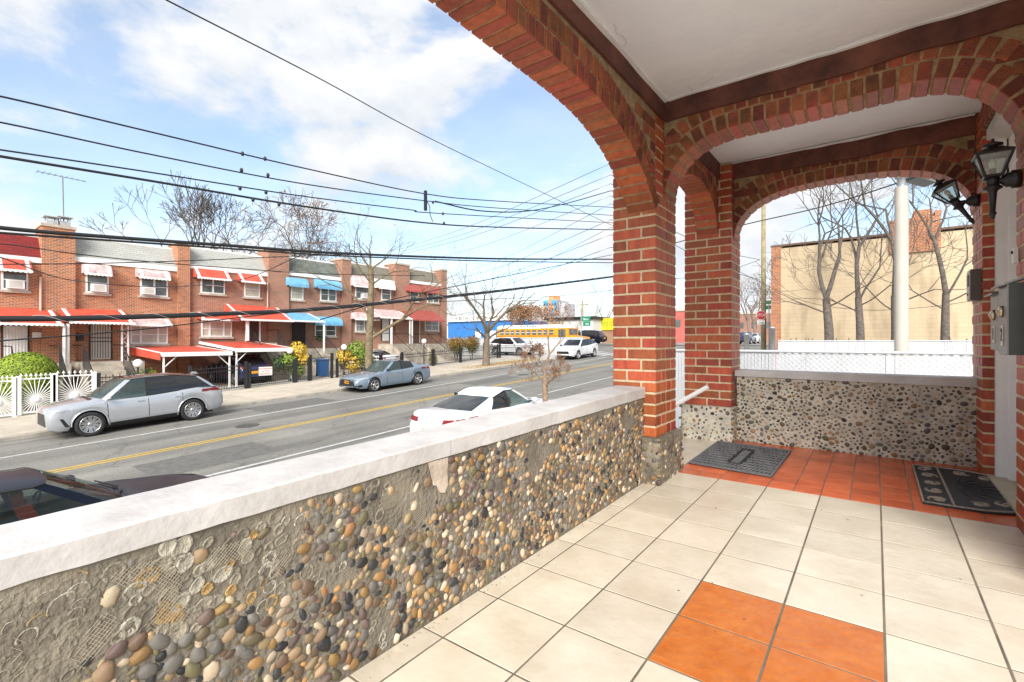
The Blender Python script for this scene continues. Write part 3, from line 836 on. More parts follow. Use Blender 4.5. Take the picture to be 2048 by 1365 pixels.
# ------------------------------------------------------------------ brick facade material
def facade(name, c1, c2, mort, mottle=.25):
    m = bpy.data.materials.new(name); m.use_nodes = True
    N, L = m.node_tree.nodes, m.node_tree.links; b = N['Principled BSDF']; b.inputs['Roughness'].default_value = .9
    t = N.new('ShaderNodeTexCoord'); s = N.new('ShaderNodeSeparateXYZ'); ad = N.new('ShaderNodeMath'); cb_ = N.new('ShaderNodeCombineXYZ')
    L.new(t.outputs['Object'], s.inputs[0]); L.new(s.outputs[0], ad.inputs[0]); L.new(s.outputs[1], ad.inputs[1])
    L.new(ad.outputs[0], cb_.inputs[0]); L.new(s.outputs[2], cb_.inputs[1])
    br = N.new('ShaderNodeTexBrick'); L.new(cb_.outputs[0], br.inputs['Vector'])
    br.inputs['Color1'].default_value = (*c1, 1); br.inputs['Color2'].default_value = (*c2, 1); br.inputs['Mortar'].default_value = (*mort, 1)
    br.inputs['Scale'].default_value = 1.0; br.inputs['Brick Width'].default_value = .215; br.inputs['Row Height'].default_value = .0745
    br.inputs['Mortar Size'].default_value = .010; br.inputs['Mortar Smooth'].default_value = .2; br.inputs['Bias'].default_value = -.25
    nz_ = N.new('ShaderNodeTexNoise'); nz_.inputs['Scale'].default_value = .9; nz_.inputs['Detail'].default_value = 6; L.new(cb_.outputs[0], nz_.inputs['Vector'])
    mr = N.new('ShaderNodeMapRange'); mr.inputs['To Min'].default_value = 1 - mottle; mr.inputs['To Max'].default_value = 1 + mottle; L.new(nz_.outputs['Fac'], mr.inputs[0])
    hs = N.new('ShaderNodeHueSaturation'); L.new(mr.outputs[0], hs.inputs['Value']); L.new(br.outputs['Color'], hs.inputs['Color'])
    L.new(hs.outputs[0], b.inputs['Base Color'])
    bp = N.new('ShaderNodeBump'); bp.inputs['Strength'].default_value = .5; bp.inputs['Distance'].default_value = .01; bp.invert = True
    L.new(br.outputs['Fac'], bp.inputs['Height']); L.new(bp.outputs[0], b.inputs['Normal'])
    return m
F_ORG = facade('facade_orange_brick', (.47, .14, .045), (.19, .065, .038), (.47, .38, .28))
F_RED = facade('facade_red_brick', (.37, .12, .062), (.15, .06, .045), (.43, .36, .28))
def shingle(name, c1, c2, rows=.15):
    m = bpy.data.materials.new(name); m.use_nodes = True
    N, L = m.node_tree.nodes, m.node_tree.links; b = N['Principled BSDF']; b.inputs['Roughness'].default_value = .9
    t = N.new('ShaderNodeTexCoord'); s = N.new('ShaderNodeSeparateXYZ'); cb_ = N.new('ShaderNodeCombineXYZ')
    L.new(t.outputs['Object'], s.inputs[0]); L.new(s.outputs[1], cb_.inputs[0]); L.new(s.outputs[2], cb_.inputs[1])
    br = N.new('ShaderNodeTexBrick'); L.new(cb_.outputs[0], br.inputs['Vector'])
    br.inputs['Color1'].default_value = (*c1, 1); br.inputs['Color2'].default_value = (*c2, 1); br.inputs['Mortar'].default_value = (*[c * .55 for c in c2], 1)
    br.inputs['Brick Width'].default_value = .32; br.inputs['Row Height'].default_value = rows; br.inputs['Mortar Size'].default_value = .007; br.inputs['Scale'].default_value = 1
    L.new(br.outputs['Color'], b.inputs['Base Color'])
    return m
S_RED = shingle('shingle_red', (.22, .020, .018), (.155, .016, .015)); S_GRY = shingle('shingle_grey', (.42, .42, .385), (.36, .36, .33), .12)
S_GRN = shingle('shingle_green', (.17, .185, .165), (.10, .115, .10)); S_OLV = shingle('shingle_olive', (.21, .19, .15), (.165, .15, .115), .12)
W_WHITE = mat('window_white', (.78, .78, .76), .5, .04, 3)
W_GLASS = mat('window_dark', (.10, .115, .11), .12, .35, 1.3, spec=.7)
W_SHADE = mat('window_blind', (.46, .43, .35), .35, .12, 2)
W_SILL = mat('sill_stone', (.46, .40, .33), .85, .2, 4)
A_RED = mat('awning_red', (.48, .062, .034), .55, 0, 2.5, col2=(.56, .10, .06), det=8); A_BLU = mat('awning_blue', (.10, .33, .54), .5, 0, 4, col2=(.20, .46, .64), det=8)
A_PNK = mat('awning_faded', (.56, .40, .39), .5, .35, 4); A_DRD = mat('awning_dark_red', (.33, .075, .06), .5, .2, 4)
A_WHT = mat('awning_white', (.80, .79, .77), .5, .05, 4)
M_IRON = mat('iron_dark', (.018, .018, .02), .5, .2, 20); M_PIPE = mat('downpipe', (.55, .42, .34), .7)
M_GRILL = mat('white_grille', (.72, .72, .70), .5)
XF = -33.0
def fy(px): return on_x(px, 600, XF).y
def fzz(px, py, X=XF): return on_x(px, py, X).z

def window(par, pa, pb, pt, pbm, panes=1, ac=None, blind=False, grille=False):
    y0, y1 = fy(pa), fy(pb); pm = (pa + pb) / 2; z1, z0 = fzz(pm, pt), fzz(pm, pbm)
    wn_ = empty_part('window', par)
    t = .07
    fr = MB()
    for a, b, c, d in ((y0, y1, z0, z0 + t), (y0, y1, z1 - t, z1), (y0, y0 + t, z0 + t, z1 - t), (y1 - t, y1, z0 + t, z1 - t)): fr.box(XF + .002, XF + .075, a, b, c, d)
    for k in range(1, panes):
        yc = y0 + (y1 - y0) * (k / panes if panes != 3 else (.27, .73)[k - 1]); fr.box(XF + .002, XF + .07, yc - .045, yc + .045, z0 + t, z1 - t)
    zm = (z0 + z1) / 2
    fr.box(XF + .002, XF + .06, y0 + t, y1 - t, zm - .02, zm + .02)
    fr.build('frame', W_WHITE, wn_)
    MB().box(XF + .003, XF + .03, y0 + t, y1 - t, z0 + t, zm).build('pane', W_SHADE if blind else W_GLASS, wn_)
    MB().box(XF + .003, XF + .035, y0 + t, y1 - t, zm, z1 - t).build('pane', W_SHADE if blind else W_GLASS, wn_)
    MB().box(XF + .002, XF + .12, y0 - .1, y1 + .1, z0 - .12, z0 - .004).build('sill', W_SILL, wn_)
    if ac is not None:
        yc = y0 + (y1 - y0) * ac; w_ = .3
        a = MB().box(XF + .04, XF + .33, yc - w_, yc + w_, z0 + .075, z0 + .075 + .40, 0)
        for k in range(7): a.box(XF + .331, XF + .337, yc - w_ * .75, yc + w_ * .75, z0 + .12 + k * .045, z0 + .14 + k * .045, 1)
        a.build('air_conditioner', [W_WHITE, W_SILL], wn_)
    if grille:
        g_ = MB(); k = y0 + .1
        while k < y1: g_.box(XF + .085, XF + .10, k - .012, k + .012, z0 + .03, z1 - .03); k += .13
        g_.build('grille', M_GRILL, wn_)
    return wn_

def awning(par, y0, y1, z1, z0, pr, m, stripes=True, curved=False, val=.11, name='awning', white=None):
    """sheet awning with side gussets, end stripes and a scalloped valance"""
    b = MB(); n = 8 if curved else 2
    prof = [(XF + .02 + pr * (sin(pi / 2 * k / n) if curved else k / n), z1 - (z1 - z0) * ((1 - cos(pi / 2 * k / n)) if curved else k / n)) for k in range(n + 1)]
    ys_ = [y0, y1]
    if stripes:
        w_ = min(.12, (y1 - y0) * .09); ys_ = [y0, y0 + w_ * .6, y0 + w_ * 1.9, y1 - w_ * 1.9, y1 - w_ * .6, y1]
    for i, (a, c) in enumerate(zip(ys_, ys_[1:])):
        mi = 1 if stripes and i in (1, 3) else 0
        V = []
        for (x_, z_) in prof: V += [(x_, a, z_), (x_, c, z_)]
        V += [(x_ - .0, y_, z_ - .03) for (x_, y_, z_) in V]
        k2 = 2 * (n + 1)
        F = [(2 * k, 2 * k + 1, 2 * k + 3, 2 * k + 2) for k in range(n)] + [(k2 + 2 * k, k2 + 2 * k + 2, k2 + 2 * k + 3, k2 + 2 * k + 1) for k in range(n)]
        b.add(V, F, mi)
    for yy in (y0, y1):
        V = [(x_, yy, z_) for x_, z_ in prof] + [(prof[0][0], yy, z0)]
        b.add(V, [tuple(range(len(V)))], 0)
    xe = prof[-1][0]; ns = max(4, int((y1 - y0) / .16)) * 4; V = []
    for k in range(ns + 1):
        y = y0 + (y1 - y0) * k / ns; V += [(xe + .004, y, z0 + .02), (xe + .004, y, z0 - val * (.62 + .38 * abs(sin(pi * k / 4))))]
    b.add(V, [(2 * k, 2 * k + 1, 2 * k + 3, 2 * k + 2) for k in range(ns)], 1)
    return b.build(name, [m, white or A_WHT], par)
def awn_px(par, pa, pb, pt, pbm, pr, m, **k):
    pm = (pa + pb) / 2; X2 = XF + pr
    y0, y1 = on_x(pa, pbm, X2).y, on_x(pb, pbm, X2).y
    return awning(par, y0, y1, fzz(pm, pt), on_x(pm, pbm, X2).z, pr, m, **k)
def entry(par, pa, pb, pt, pbm, m, grille_m=None, X=XF, name='door'):
    y0, y1 = fy(pa), fy(pb); pm = (pa + pb) / 2; z1, z0 = fzz(pm, pt), fzz(pm, pbm)
    e = empty_part(name, par)
    MB().box(XF + .002, XF + .04, y0 + .06, y1 - .06, z0, z1 - .06).build('door_leaf', m, e)
    f_ = MB().box(XF + .002, XF + .07, y0, y0 + .058, z0, z1).box(XF + .002, XF + .07, y1 - .058, y1, z0, z1).box(XF + .002, XF + .07, y0 + .058, y1 - .058, z1 - .058, z1)
    f_.build('frame', M_IRON if grille_m else W_WHITE, e)
    if grille_m:
        g_ = MB(); k = y0 + .12
        while k < y1 - .1: g_.box(XF + .042, XF + .06, k - .01, k + .01, z0 + .05, z1 - .08); k += .11
        for q_ in (.48, .58): g_.box(XF + .043, XF + .062, y0 + .06, y1 - .06, z0 + (z1 - z0) * q_ - .02, z0 + (z1 - z0) * q_ + .02)
        g_.build('grille', grille_m, e)
    return e
def post(par, px, pt, pb_, X, m=A_WHT, r=.045, lattice=False):
    p1, p0 = on_x(px, pt, X), on_x(px, pb_, X)
    b = MB()
    if lattice:
        for d in (-.13, .13): b.box(X - r, X + r, p0.y + d - r * .7, p0.y + d + r * .7, p0.z, p1.z)
        n = 9
        for k in range(n):
            z_ = p0.z + (p1.z - p0.z) * (k + .5) / n; s_ = 1 if k % 2 else -1
            b.tube([(X, p0.y - .11 * s_, z_ - .1), (X, p0.y, z_), (X, p0.y + .11 * s_, z_ + .1)], .014, 4)
    else: b.box(X - r, X + r, p0.y - r, p0.y + r, p0.z, p1.z)
    return b.build('support_post', m, par)

EDGE = [0.25, 5.72, 11.22, 16.93, 22.30, 27.80, 32.90]
PIER = [(5.12, 6.36), (10.92, 11.55), (16.24, 17.66), (21.88, 22.70), (27.05, 28.62), (32.55, 33.25)]
def house(i, roof, brick, label, pier_w, chim):
    y0, y1 = EDGE[i], EDGE[i + 1]; ym = (y0 + y1) / 2; zb = gz(ym)
    h = thing('row_house', label, 'house', (0, 0, 0), 0, 'row houses across the street')
    zf = zb + 6.92; zt = zb + 8.30
    MB().box(XF - 9, XF, y0, y1, zb - 1.2, zf).build('wall', brick, h)
    rf = MB().prism([(XF - .02, zf + .24), (XF - .75, zt), (XF - 8.8, zt - .3), (XF - 8.8, zf + .02), (XF - .02, zf + .02)], y0 + .003, y1 - .003, 'y').build('roof', roof, h)
    MB().box(XF - .3, XF + .07, y0 + .004, y1 - .004, zf - .02, zf + .235).build('fascia', W_WHITE, h)
    MB().box(XF - .9, XF - .72, y0 + .01, y1 - .01, zt - .03, zt + .07).build('gutter', W_WHITE, rf)
    a, b_ = pier_w
    ph = zb + chim
    pr_ = empty_part('chimney', h)
    MB().box(XF - 1.3, XF + .20, a, b_, zb - 1.2, ph).build('chimney_shaft', brick, pr_)
    MB().box(XF - 1.36, XF + .25, a - .05, b_ + .05, ph, ph + .14).build('chimney_cap', W_SILL, pr_)
    return h, zb
hA, zA = house(0, S_RED, F_ORG, 'orange brick row house with a dark red shingle roof at the left end', PIER[0], 8.75)
hB, zB_ = house(1, S_GRY, F_ORG, 'orange brick row house with grey shingles and faded pink window awnings', PIER[1], 8.55)
hC, zC = house(2, S_GRY, F_RED, 'brick row house with grey shingles and four red striped awnings', PIER[2], 8.75)
hD, zD = house(3, S_GRN, F_RED, 'brick row house with bright blue awnings and dark green shingles', PIER[3], 8.55)
hE, zE = house(4, S_OLV, F_RED, 'brick row house behind the street tree with pale faded awnings', PIER[4], 8.6)
hF, zF = house(5, S_OLV, F_RED, 'end brick row house with dull dark red awnings', PIER[5], 8.45)
# flues on the big chimney
for k, (a, hh) in enumerate(((5.35, .42), (5.85, .5))):
    b = MB().box(XF - .7, XF - .2, a, a + .4, zA + 8.89, zA + 8.89 + hh * .6); b.box(XF - .8, XF - .1, a - .1, a + .5, zA + 8.89 + hh, zA + 8.93 + hh)
    for dx in (-.7, -.24):
        for dy in (0, .36): b.box(XF + dx, XF + dx + .04, a + dy, a + dy + .04, zA + 8.89 + hh * .6, zA + 8.89 + hh)
    b.build('flue_cap', mat('flue_metal', (.4, .4, .4), .5, .2), hA)
# upper windows and awnings
window(hA, 2, 56, 540, 581, 1, ac=.5); awn_px(hA, -6, 66, 517, 540, .7, A_RED)
window(hB, 171, 217, 546, 587, 1, ac=.52); awn_px(hB, 168, 225, 530, 548, .6, A_PNK, curved=True)
window(hB, 280, 335, 556, 593, 2, ac=.25); awn_px(hB, 277, 342, 541, 556, .6, A_PNK, curved=True)
window(hC, 401, 449, 555, 588, 2); awn_px(hC, 394, 464, 539, 557, .65, A_RED)
window(hC, 488, 519, 563, 595, 1, blind=True); awn_px(hC, 482, 532, 548, 564, .65, A_RED)
window(hD, 581, 606, 573, 600, 1, blind=True); awn_px(hD, 578, 618, 557, 572, .6, A_BLU, stripes=False, curved=True, white=A_BLU)
window(hD, 640, 672, 577, 603, 2); awn_px(hD, 636, 685, 562, 577, .6, A_BLU, stripes=False, curved=True, white=A_BLU)
window(hE, 710, 738, 572, 599, 1, ac=.6); awn_px(hE, 707, 745, 553, 573, .6, A_PNK)
window(hE, 762, 781, 577, 601, 1); awn_px(hE, 757, 791, 562, 577, .6, A_WHT, curved=True)
window(hF, 819, 836, 583, 603, 1); awn_px(hF, 817, 844, 570, 583, .6, A_DRD, stripes=False, white=A_DRD)
window(hF, 854, 877, 585, 606, 2); awn_px(hF, 852, 885, 573, 586, .6, A_DRD, stripes=False, white=A_DRD)
# ground floors
entry(hA, 2, 58, 650, 718, W_WHITE, M_GRILL); awn_px(hA, -40, 128, 617, 647, 2.3, A_RED)
post(hA, 128, 650, 728, XF + 2.2); post(hA, -30, 650, 728, XF + 2.2)
MB().box(XF + .002, XF + .05, fy(64), fy(88), fzz(76, 677), fzz(76, 665)).build('sign_board', W_WHITE, hA)
MB().tube([(XF + .26, 5.06, zA + 6.2), (XF + .26, 5.06, zA + 3.7)], .05, 6).build('downpipe', M_PIPE, hA)
entry(hB, 178, 224, 645, 719, mat('cream_door', (.62, .58, .5), .6), M_IRON); awn_px(hB, 138, 272, 619, 645, 2.2, A_RED)
post(hB, 136, 648, 728, XF + 2.1); post(hB, 250, 646, 725, XF + 1.6, lattice=True)
MB().box(XF + .002, XF + .16, fy(153), fy(166), fzz(160, 682), fzz(160, 668)).build('mailbox', M_IRON, hB)
window(hB, 260, 335, 651, 688, 3, blind=True); awn_px(hB, 262, 346, 637, 650, .7, A_PNK)
window(hC, 402, 463, 643, 674, 3, blind=True); awn_px(hC, 402, 479, 626, 639, .7, A_RED)
entry(hC, 490, 519, 640, 685, mat('brown_door', (.07, .03, .02), .5), None); awn_px(hC, 481, 588, 613, 640, 2.2, A_RED)
post(hC, 495, 641, 682, XF + 1.8, r=.07); post(hC, 520, 641, 684, XF + .9, r=.03)
MB().tube([(XF + .24, 16.15, zC + 6.5), (XF + .24, 16.15, zC + 3.9)], .05, 6).build('downpipe', M_PIPE, hC)
entry(hD, 584, 610, 641, 695, mat('dark_door', (.035, .02, .015), .4), M_IRON); awn_px(hD, 582, 650, 627, 642, 2.0, A_BLU, white=A_WHT)
window(hD, 629, 671, 650, 673, 2); awn_px(hD, 630, 686, 634, 649, .8, A_BLU, stripes=False, curved=True, white=A_BLU)
post(hD, 648, 643, 712, XF + 1.9)
window(hE, 710, 746, 640, 664, 2, grille=True); awn_px(hE, 709, 760, 626, 639, .7, A_PNK)
entry(hE, 762, 779, 637, 682, W_WHITE, M_GRILL); awn_px(hE, 760, 824, 621, 636, 1.8, A_PNK)
post(hE, 783, 637, 688, XF + 1.7, r=.06); post(hE, 822, 637, 688, XF + 1.7, lattice=True)
entry(hF, 824, 839, 640, 686, mat('brown_door_2', (.16, .07, .035), .5), None); awn_px(hF, 828, 891, 623, 641, 1.6, A_DRD, stripes=False, white=A_DRD)
window(hF, 849, 877, 640, 662, 2, grille=True)
# stoops
def stoop(par, pa, pb, pz, dep, nst, side='X', m=None):
    """landing slab at the door with steps running down to the yard"""
    m = m or mat('stoop_stone', (.42, .37, .30), .85, .25, 3)
    y0, y1 = fy(pa), fy(pb); zt = fzz((pa + pb) / 2, pz); zg = gz((y0 + y1) / 2) + .12
    e = empty_part('stoop', par)
    MB().box(XF + .002, XF + dep, y0, y1, zg - .3, zt).build('landing', m, e)
    n = nst; hgt = (zt - zg) / (n + 1); w_ = min(y1 - y0, 1.5)
    for k in range(n):
        MB().box(XF + dep + k * .29, XF + dep + (k + 1) * .29, y0 + .1, y0 + .1 + w_, zg - .3, zt - (k + 1) * hgt).build('step', m, e)
    for yy in (y0 + .06, y0 + .14 + w_):
        r_ = MB(); a = (XF + dep, yy, zt); c = (XF + dep + n * .29, yy, zg + hgt)
        r_.tube([(a[0] - dep + .2, yy, a[2] + .85), (a[0], yy, a[2] + .85), (c[0], yy, c[2] + .85)], .025, 5)
        for k in range(n * 2 + 1):
            t = k / (n * 2); x_ = a[0] + (c[0] - a[0]) * t; z_ = a[2] + (c[2] - a[2]) * t; r_.tube([(x_, yy, z_ - .2), (x_, yy, z_ + .85)], .012, 4, cap=False)
        r_.build('handrail', M_IRON, e)
stoop(hA, 2, 120, 727, 2.3, 6); stoop(hB, 140, 262, 722, 2.2, 7); stoop(hC, 480, 530, 686, 1.6, 8); stoop(hD, 580, 650, 697, 1.9, 7)
stoop(hE, 756, 822, 688, 1.9, 8); stoop(hF, 823, 880, 688, 1.9, 8)
awning(hB, 6.75, 8.0, zB_ + 1.75, zB_ + 1.42, .5, A_RED, curved=True)
awning(hC, 15.0, 15.9, zC + 1.7, zC + 1.42, .5, A_RED, curved=True)
awning(hD, 19.3, 20.4, zD + 1.75, zD + 1.45, .5, A_BLU, stripes=False, curved=True, white=A_BLU)
entry(hE, 786, 801, 695, 722, W_WHITE, None)
# carports
def carport(label, y0, y1, zbk, zfr, xfr):
    c = thing('carport', label, 'carport', group='red carports')
    b = MB().prism([(XF + .26, zbk), (xfr, zfr), (xfr, zfr - .06), (XF + .26, zbk - .06)], y0, y1, 'y'); b.build('canopy', A_RED, c)
    MB().box(xfr + .001, xfr + .06, y0 - .03, y1 + .03, zfr - .19, zfr + .02).build('front_beam', A_WHT, c)
    for yy in (y0 - .06, y1 + .001):
        MB().prism([(XF + .26, zbk + .02), (xfr, zfr + .02), (xfr, zfr - .12), (XF + .26, zbk - .12)], yy, yy + .06, 'y').build('side_beam', A_WHT, c)
    for yy in (y0 + .08, y1 - .08):
        zg = gz(yy) + .12
        MB().box(xfr - .10, xfr - .03, yy - .035, yy + .035, zg, zfr - .06).build('support_post', A_WHT, c)
        sg = 1 if yy < (y0 + y1) / 2 else -1
        MB().tube([(xfr - .07, yy, zfr - .75), (xfr - .07, yy + sg * .65, zfr - .1)], .028, 4).build('brace', A_WHT, c)
    return c
carport('red metal carport canopy on white posts under the faded window awning', 8.65, 11.85, -.30, -.58, -28.0)
carport('red metal carport canopy sheltering the dark blue car', 12.05, 15.3, -.04, -.42, -28.0)
MB().box(-28.45, -28.40, 8.62, 8.68, -.8, -.2)
side = MB().prism([(XF + .3, -.31), (-28.0, -.6), (-28.0, -.95), (XF + .3, -.72)], 8.56, 8.585, 'y').build('side_panel', A_RED)
side.parent = [o for o in bpy.data.objects if o.name.startswith('carport')][0]

# ------------------------------------------------------------------ fences along the pavement
XP = -26.55
def iron_fence(y0, y1, label, h=1.25, step=.115, X=XP, m=None, along='y', finials=True, posts=True):
    m = m or M_IRON
    f = thing('iron_fence', label, 'fence', group='iron fences')
    b = MB(); n = int(abs(y1 - y0) / step)
    def P(t, z): 
        y = y0 + (y1 - y0) * t
        return (X, y, gz(y) + .125 + z) if along == 'y' else (y, X, gz(X) + .125 + z)
    for k in range(n + 1):
        b.tube([P(k / n, .05), P(k / n, h)], .010, 4, cap=False)
        if finials and k % 2 == 0:
            q = P(k / n, h); b.add([(q[0] - .025, q[1] - .025, q[2]), (q[0] + .025, q[1] - .025, q[2]), (q[0] + .025, q[1] + .025, q[2]), (q[0] - .025, q[1] + .025, q[2]), (q[0], q[1], q[2] + .11)], [(0, 1, 4), (1, 2, 4), (2, 3, 4), (3, 0, 4)])
    stuff(b.build('bar_panel', m, f))
    for z in (.12, h - .22, h - .04): MB().tube([P(0, z), P(.5, z), P(1, z)], .02, 4).build('rail', m, f)
    if posts:
        for t in (0, 1):
            q = P(t, 0); MB().box(q[0] - .06, q[0] + .06, q[1] - .06, q[1] + .06, q[2], q[2] + h + .18).build('post', m, f)
    return f
iron_fence(5.9, 7.6, 'black iron fence behind the hood of the silver SUV')
iron_fence(9.35, 11.95, 'black spiked iron gate in front of the first red carport')
iron_fence(12.12, 14.6, 'black iron driveway gate in front of the dark blue car', 1.15, finials=False)
iron_fence(14.72, 15.5, 'short black iron fence by the yellow shrub', 1.2, finials=False)
iron_fence(15.6, 17.0, 'black iron garden gate before the blue awning stoop', 1.35, finials=False)
iron_fence(17.35, 20.6, 'black iron fence in front of the green and yellow bush', 1.0)
iron_fence(20.7, 22.4, 'iron fence left of the white basement door', 1.0, finials=False)
iron_fence(22.5, 25.4, 'dark iron fence in front of the end house stoop', 1.05)
iron_fence(25.5, 28.4, 'dark iron fence before the clipped brown bushes', 1.05)
iron_fence(28.5, 33.2, 'dark iron fence at the corner behind the street tree', 1.05)
iron_fence(-33.0, -26.6, 'black iron fence running back beside the end house', 1.05, X=33.6, along='x')
iron_fence(-30.5, -24.0, 'low black railing in front of the parked white SUV', 1.0, X=36.0, along='x', finials=False)
# white sunburst fence
M_WIRON = mat('white_iron', (.80, .79, .77), .45, .05, 8)
def sunburst(y0, y1, label):
    f = thing('sunburst_fence', label, 'fence', group='white sunburst fence panels')
    yc = (y0 + y1) / 2; zb = gz(yc) + .13; h = 1.42
    MB().box(XP - .03, XP + .03, y0, y1, zb + h - .05, zb + h).build('rail', M_WIRON, f); MB().box(XP - .03, XP + .03, y0, y1, zb + .06, zb + .11).build('rail', M_WIRON, f)
    for yy in (y0, y1): MB().box(XP - .07, XP + .07, yy - .07, yy + .07, zb, zb + h + .10).build('post', M_WIRON, f)
    zc = zb + .58; hw = (y1 - y0) / 2
    for k in range(32):
        a = 2 * pi * k / 32 + .06; ca_, sa_ = cos(a), sin(a)
        t = min((hw - .05) / max(abs(ca_), 1e-6), ((h - .05 - .58) if sa_ > 0 else (.58 - .1)) / max(abs(sa_), 1e-6))
        MB().tube([(XP, yc + .12 * ca_, zc + .12 * sa_), (XP, yc + t * ca_, zc + t * sa_)], .014, 4).build('ray_bar', M_WIRON, f)
    MB().lathe([(0, -.03), (.13, -.03), (.13, .03), (.05, .05), (0, .05)], 16, Matrix.Translation((XP, yc, zc)) @ Matrix.Rotation(pi / 2, 4, 'Y')).build('hub', M_WIRON, f)
    for k in range(7):
        yy = y0 + (y1 - y0) * (k + .5) / 7; z_ = zb + h; d = .055
        MB().add([(XP, yy - .012, z_), (XP, yy + .012, z_), (XP, yy - .012, z_ + .08), (XP, yy + .012, z_ + .08), (XP, yy - d, z_ + .09), (XP, yy + d, z_ + .09), (XP, yy, z_ + .2), (XP + .02, yy, z_ + .1), (XP - .02, yy, z_ + .1)],
                 [(0, 1, 3, 2), (4, 5, 7), (5, 6, 7), (6, 4, 7), (4, 8, 5), (5, 8, 6), (6, 8, 4)]).build('finial', M_WIRON, f)
ypx = lambda px: on_x(px, 780, XP).y
sunburst(ypx(-40), ypx(29), 'white iron sunburst fence panel cut by the left picture edge')
sunburst(ypx(37), ypx(106), 'white iron sunburst fence panel in front of the round green bush')
sunburst(ypx(110), ypx(188), 'white iron sunburst gate behind the hood of the silver SUV')

# ------------------------------------------------------------------ plants
def leaf_ball(b, c, r, n, size, mi=0, shell=.25, squash=(1, 1, 1)):
    for _ in range(n):
        d = Vector((R.gauss(0, 1), R.gauss(0, 1), R.gauss(0, 1)))
        if d.length < 1e-3: continue
        d.normalize(); q = Vector(c) + Vector((d.x * r * squash[0], d.y * r * squash[1], d.z * r * squash[2])) * (1 - shell * R.random() ** 1.5)
        u = d.orthogonal().normalized(); u = (Matrix.Rotation(R.uniform(0, 6.28), 3, d) @ u + d * R.uniform(-.7, .7)).normalized(); v = d.cross(u).normalized() * size * .5
        u = u * size
        b.add([q - u * .5 - v * .2, q + v, q + u * .6, q - v], [(0, 1, 2, 3)], mi)
def shrub(name, label, cat, loc, blobs, mats, size, n, stem=None, group=None):
    s = thing(name, label, cat, loc, 0, group)
    b = MB()
    for (x, y, z, r, mi) in blobs: leaf_ball(b, (x, y, z), r, int(n * r * r), size, mi, .5)
    stuff(b.build('foliage', mats, s))
    t = MB()
    for (x, y, z, r, mi) in blobs: t.tube([(x * .3, y * .3, 0), (x * .8, y * .8, z * .6), (x, y, z)], [.03, .02, .01], 5)
    t.build('stem', stem or mat('bark_brown', (.11, .085, .06), .95, .3, 8, .6, 30), s)
    return s
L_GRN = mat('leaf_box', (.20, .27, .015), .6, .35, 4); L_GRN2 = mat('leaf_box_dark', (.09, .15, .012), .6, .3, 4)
L_YEL = mat('leaf_yellow', (.55, .37, .03), .6, .3, 5); L_MID = mat('leaf_mid', (.16, .24, .025), .6, .35, 5); L_DRK = mat('leaf_dark', (.04, .075, .02), .6, .3, 5)
L_BRZ = mat('leaf_bronze', (.20, .115, .018), .7, .35, 6); L_RUST = mat('leaf_rust', (.30, .115, .035), .8, .35, 6); L_OLV = mat('leaf_olive', (.15, .14, .02), .7, .3, 6)
def gpos(px, X): d = ray(px, 700); t = X / d.x; y = d.y * t; return (X, y, gz(y) + .12)
# round clipped bush behind the white fence
bp_ = gpos(52, -28.2)
bush = thing('round_bush', 'large round clipped green bush behind the white fence', 'bush', bp_)
b = MB()
core = []
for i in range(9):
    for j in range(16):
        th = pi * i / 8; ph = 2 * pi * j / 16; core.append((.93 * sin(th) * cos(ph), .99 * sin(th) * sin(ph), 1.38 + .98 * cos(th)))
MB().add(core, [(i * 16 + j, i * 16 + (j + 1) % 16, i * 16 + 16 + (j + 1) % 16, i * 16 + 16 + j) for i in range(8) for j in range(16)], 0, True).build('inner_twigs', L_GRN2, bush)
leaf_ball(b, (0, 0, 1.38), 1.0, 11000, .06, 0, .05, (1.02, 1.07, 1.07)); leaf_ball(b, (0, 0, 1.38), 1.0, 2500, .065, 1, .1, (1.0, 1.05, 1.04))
stuff(b.build('foliage', [L_GRN, L_GRN2], bush))
MB().tube([(0, 0, 0), (0, 0, .6)], .08, 6).build('stem', mat('bark_brown', (.11, .085, .06), .95, .3, 8, .6, 30), bush)
shrub('yellow_shrub', 'yellow flowering shrub beside the white carport post', 'shrub', gpos(592, -28.0), [(0, .1, 1.75, .6, 0), (.1, -.5, 1.2, .5, 1), (.1, .4, 1.2, .5, 0), (0, 0, .6, .55, 1), (-.2, -.9, 1.0, .5, 2)], [L_YEL, L_MID, L_DRK], .11, 1500)
shrub('garden_shrub', 'green and yellow shrub behind the iron fence left of the tree', 'shrub', gpos(712, -28.0), [(0, .1, 1.5, .75, 1), (0, -.95, 1.1, .55, 0), (.1, .5, 1.0, .7, 1), (.2, -.4, .6, .6, 0), (0, .9, .7, .4, 0)], [L_YEL, L_MID], .11, 1500)
shrub('garden_shrub', 'small yellow green shrub under the left red carport', 'shrub', gpos(293, -28.6), [(0, 0, .8, .6, 1), (0, .5, .5, .45, 0)], [L_YEL, L_MID], .10, 1200)
for px, lab in ((913, 'clipped brown topiary bush at the corner of the end house'), (943, 'clipped brown topiary bush nearest the street tree')):
    p_ = gpos(px, -27.6)
    shrub('topiary_bush', lab, 'bush', p_, [(0, -.4, 1.45, .58, 0), (0, .25, 1.5, .62, 0), (.1, 0, 1.0, .5, 1)], [L_BRZ, L_OLV], .09, 2200, group='clipped brown bushes')
shrub('small_evergreen', 'small dark evergreen shrub inside the end house fence', 'shrub', gpos(866, -27.2), [(0, 0, .7, .35, 0), (0, 0, .35, .4, 0), (0, 0, 1.1, .2, 0)], [L_OLV], .07, 3000)
shrub('potted_plant', 'leafy plant on the stoop beside the dark door under the blue awning', 'plant', (XF + 1.0, fy(625), fzz(625, 697)), [(0, 0, .75, .33, 0)], [L_DRK], .12, 1500)

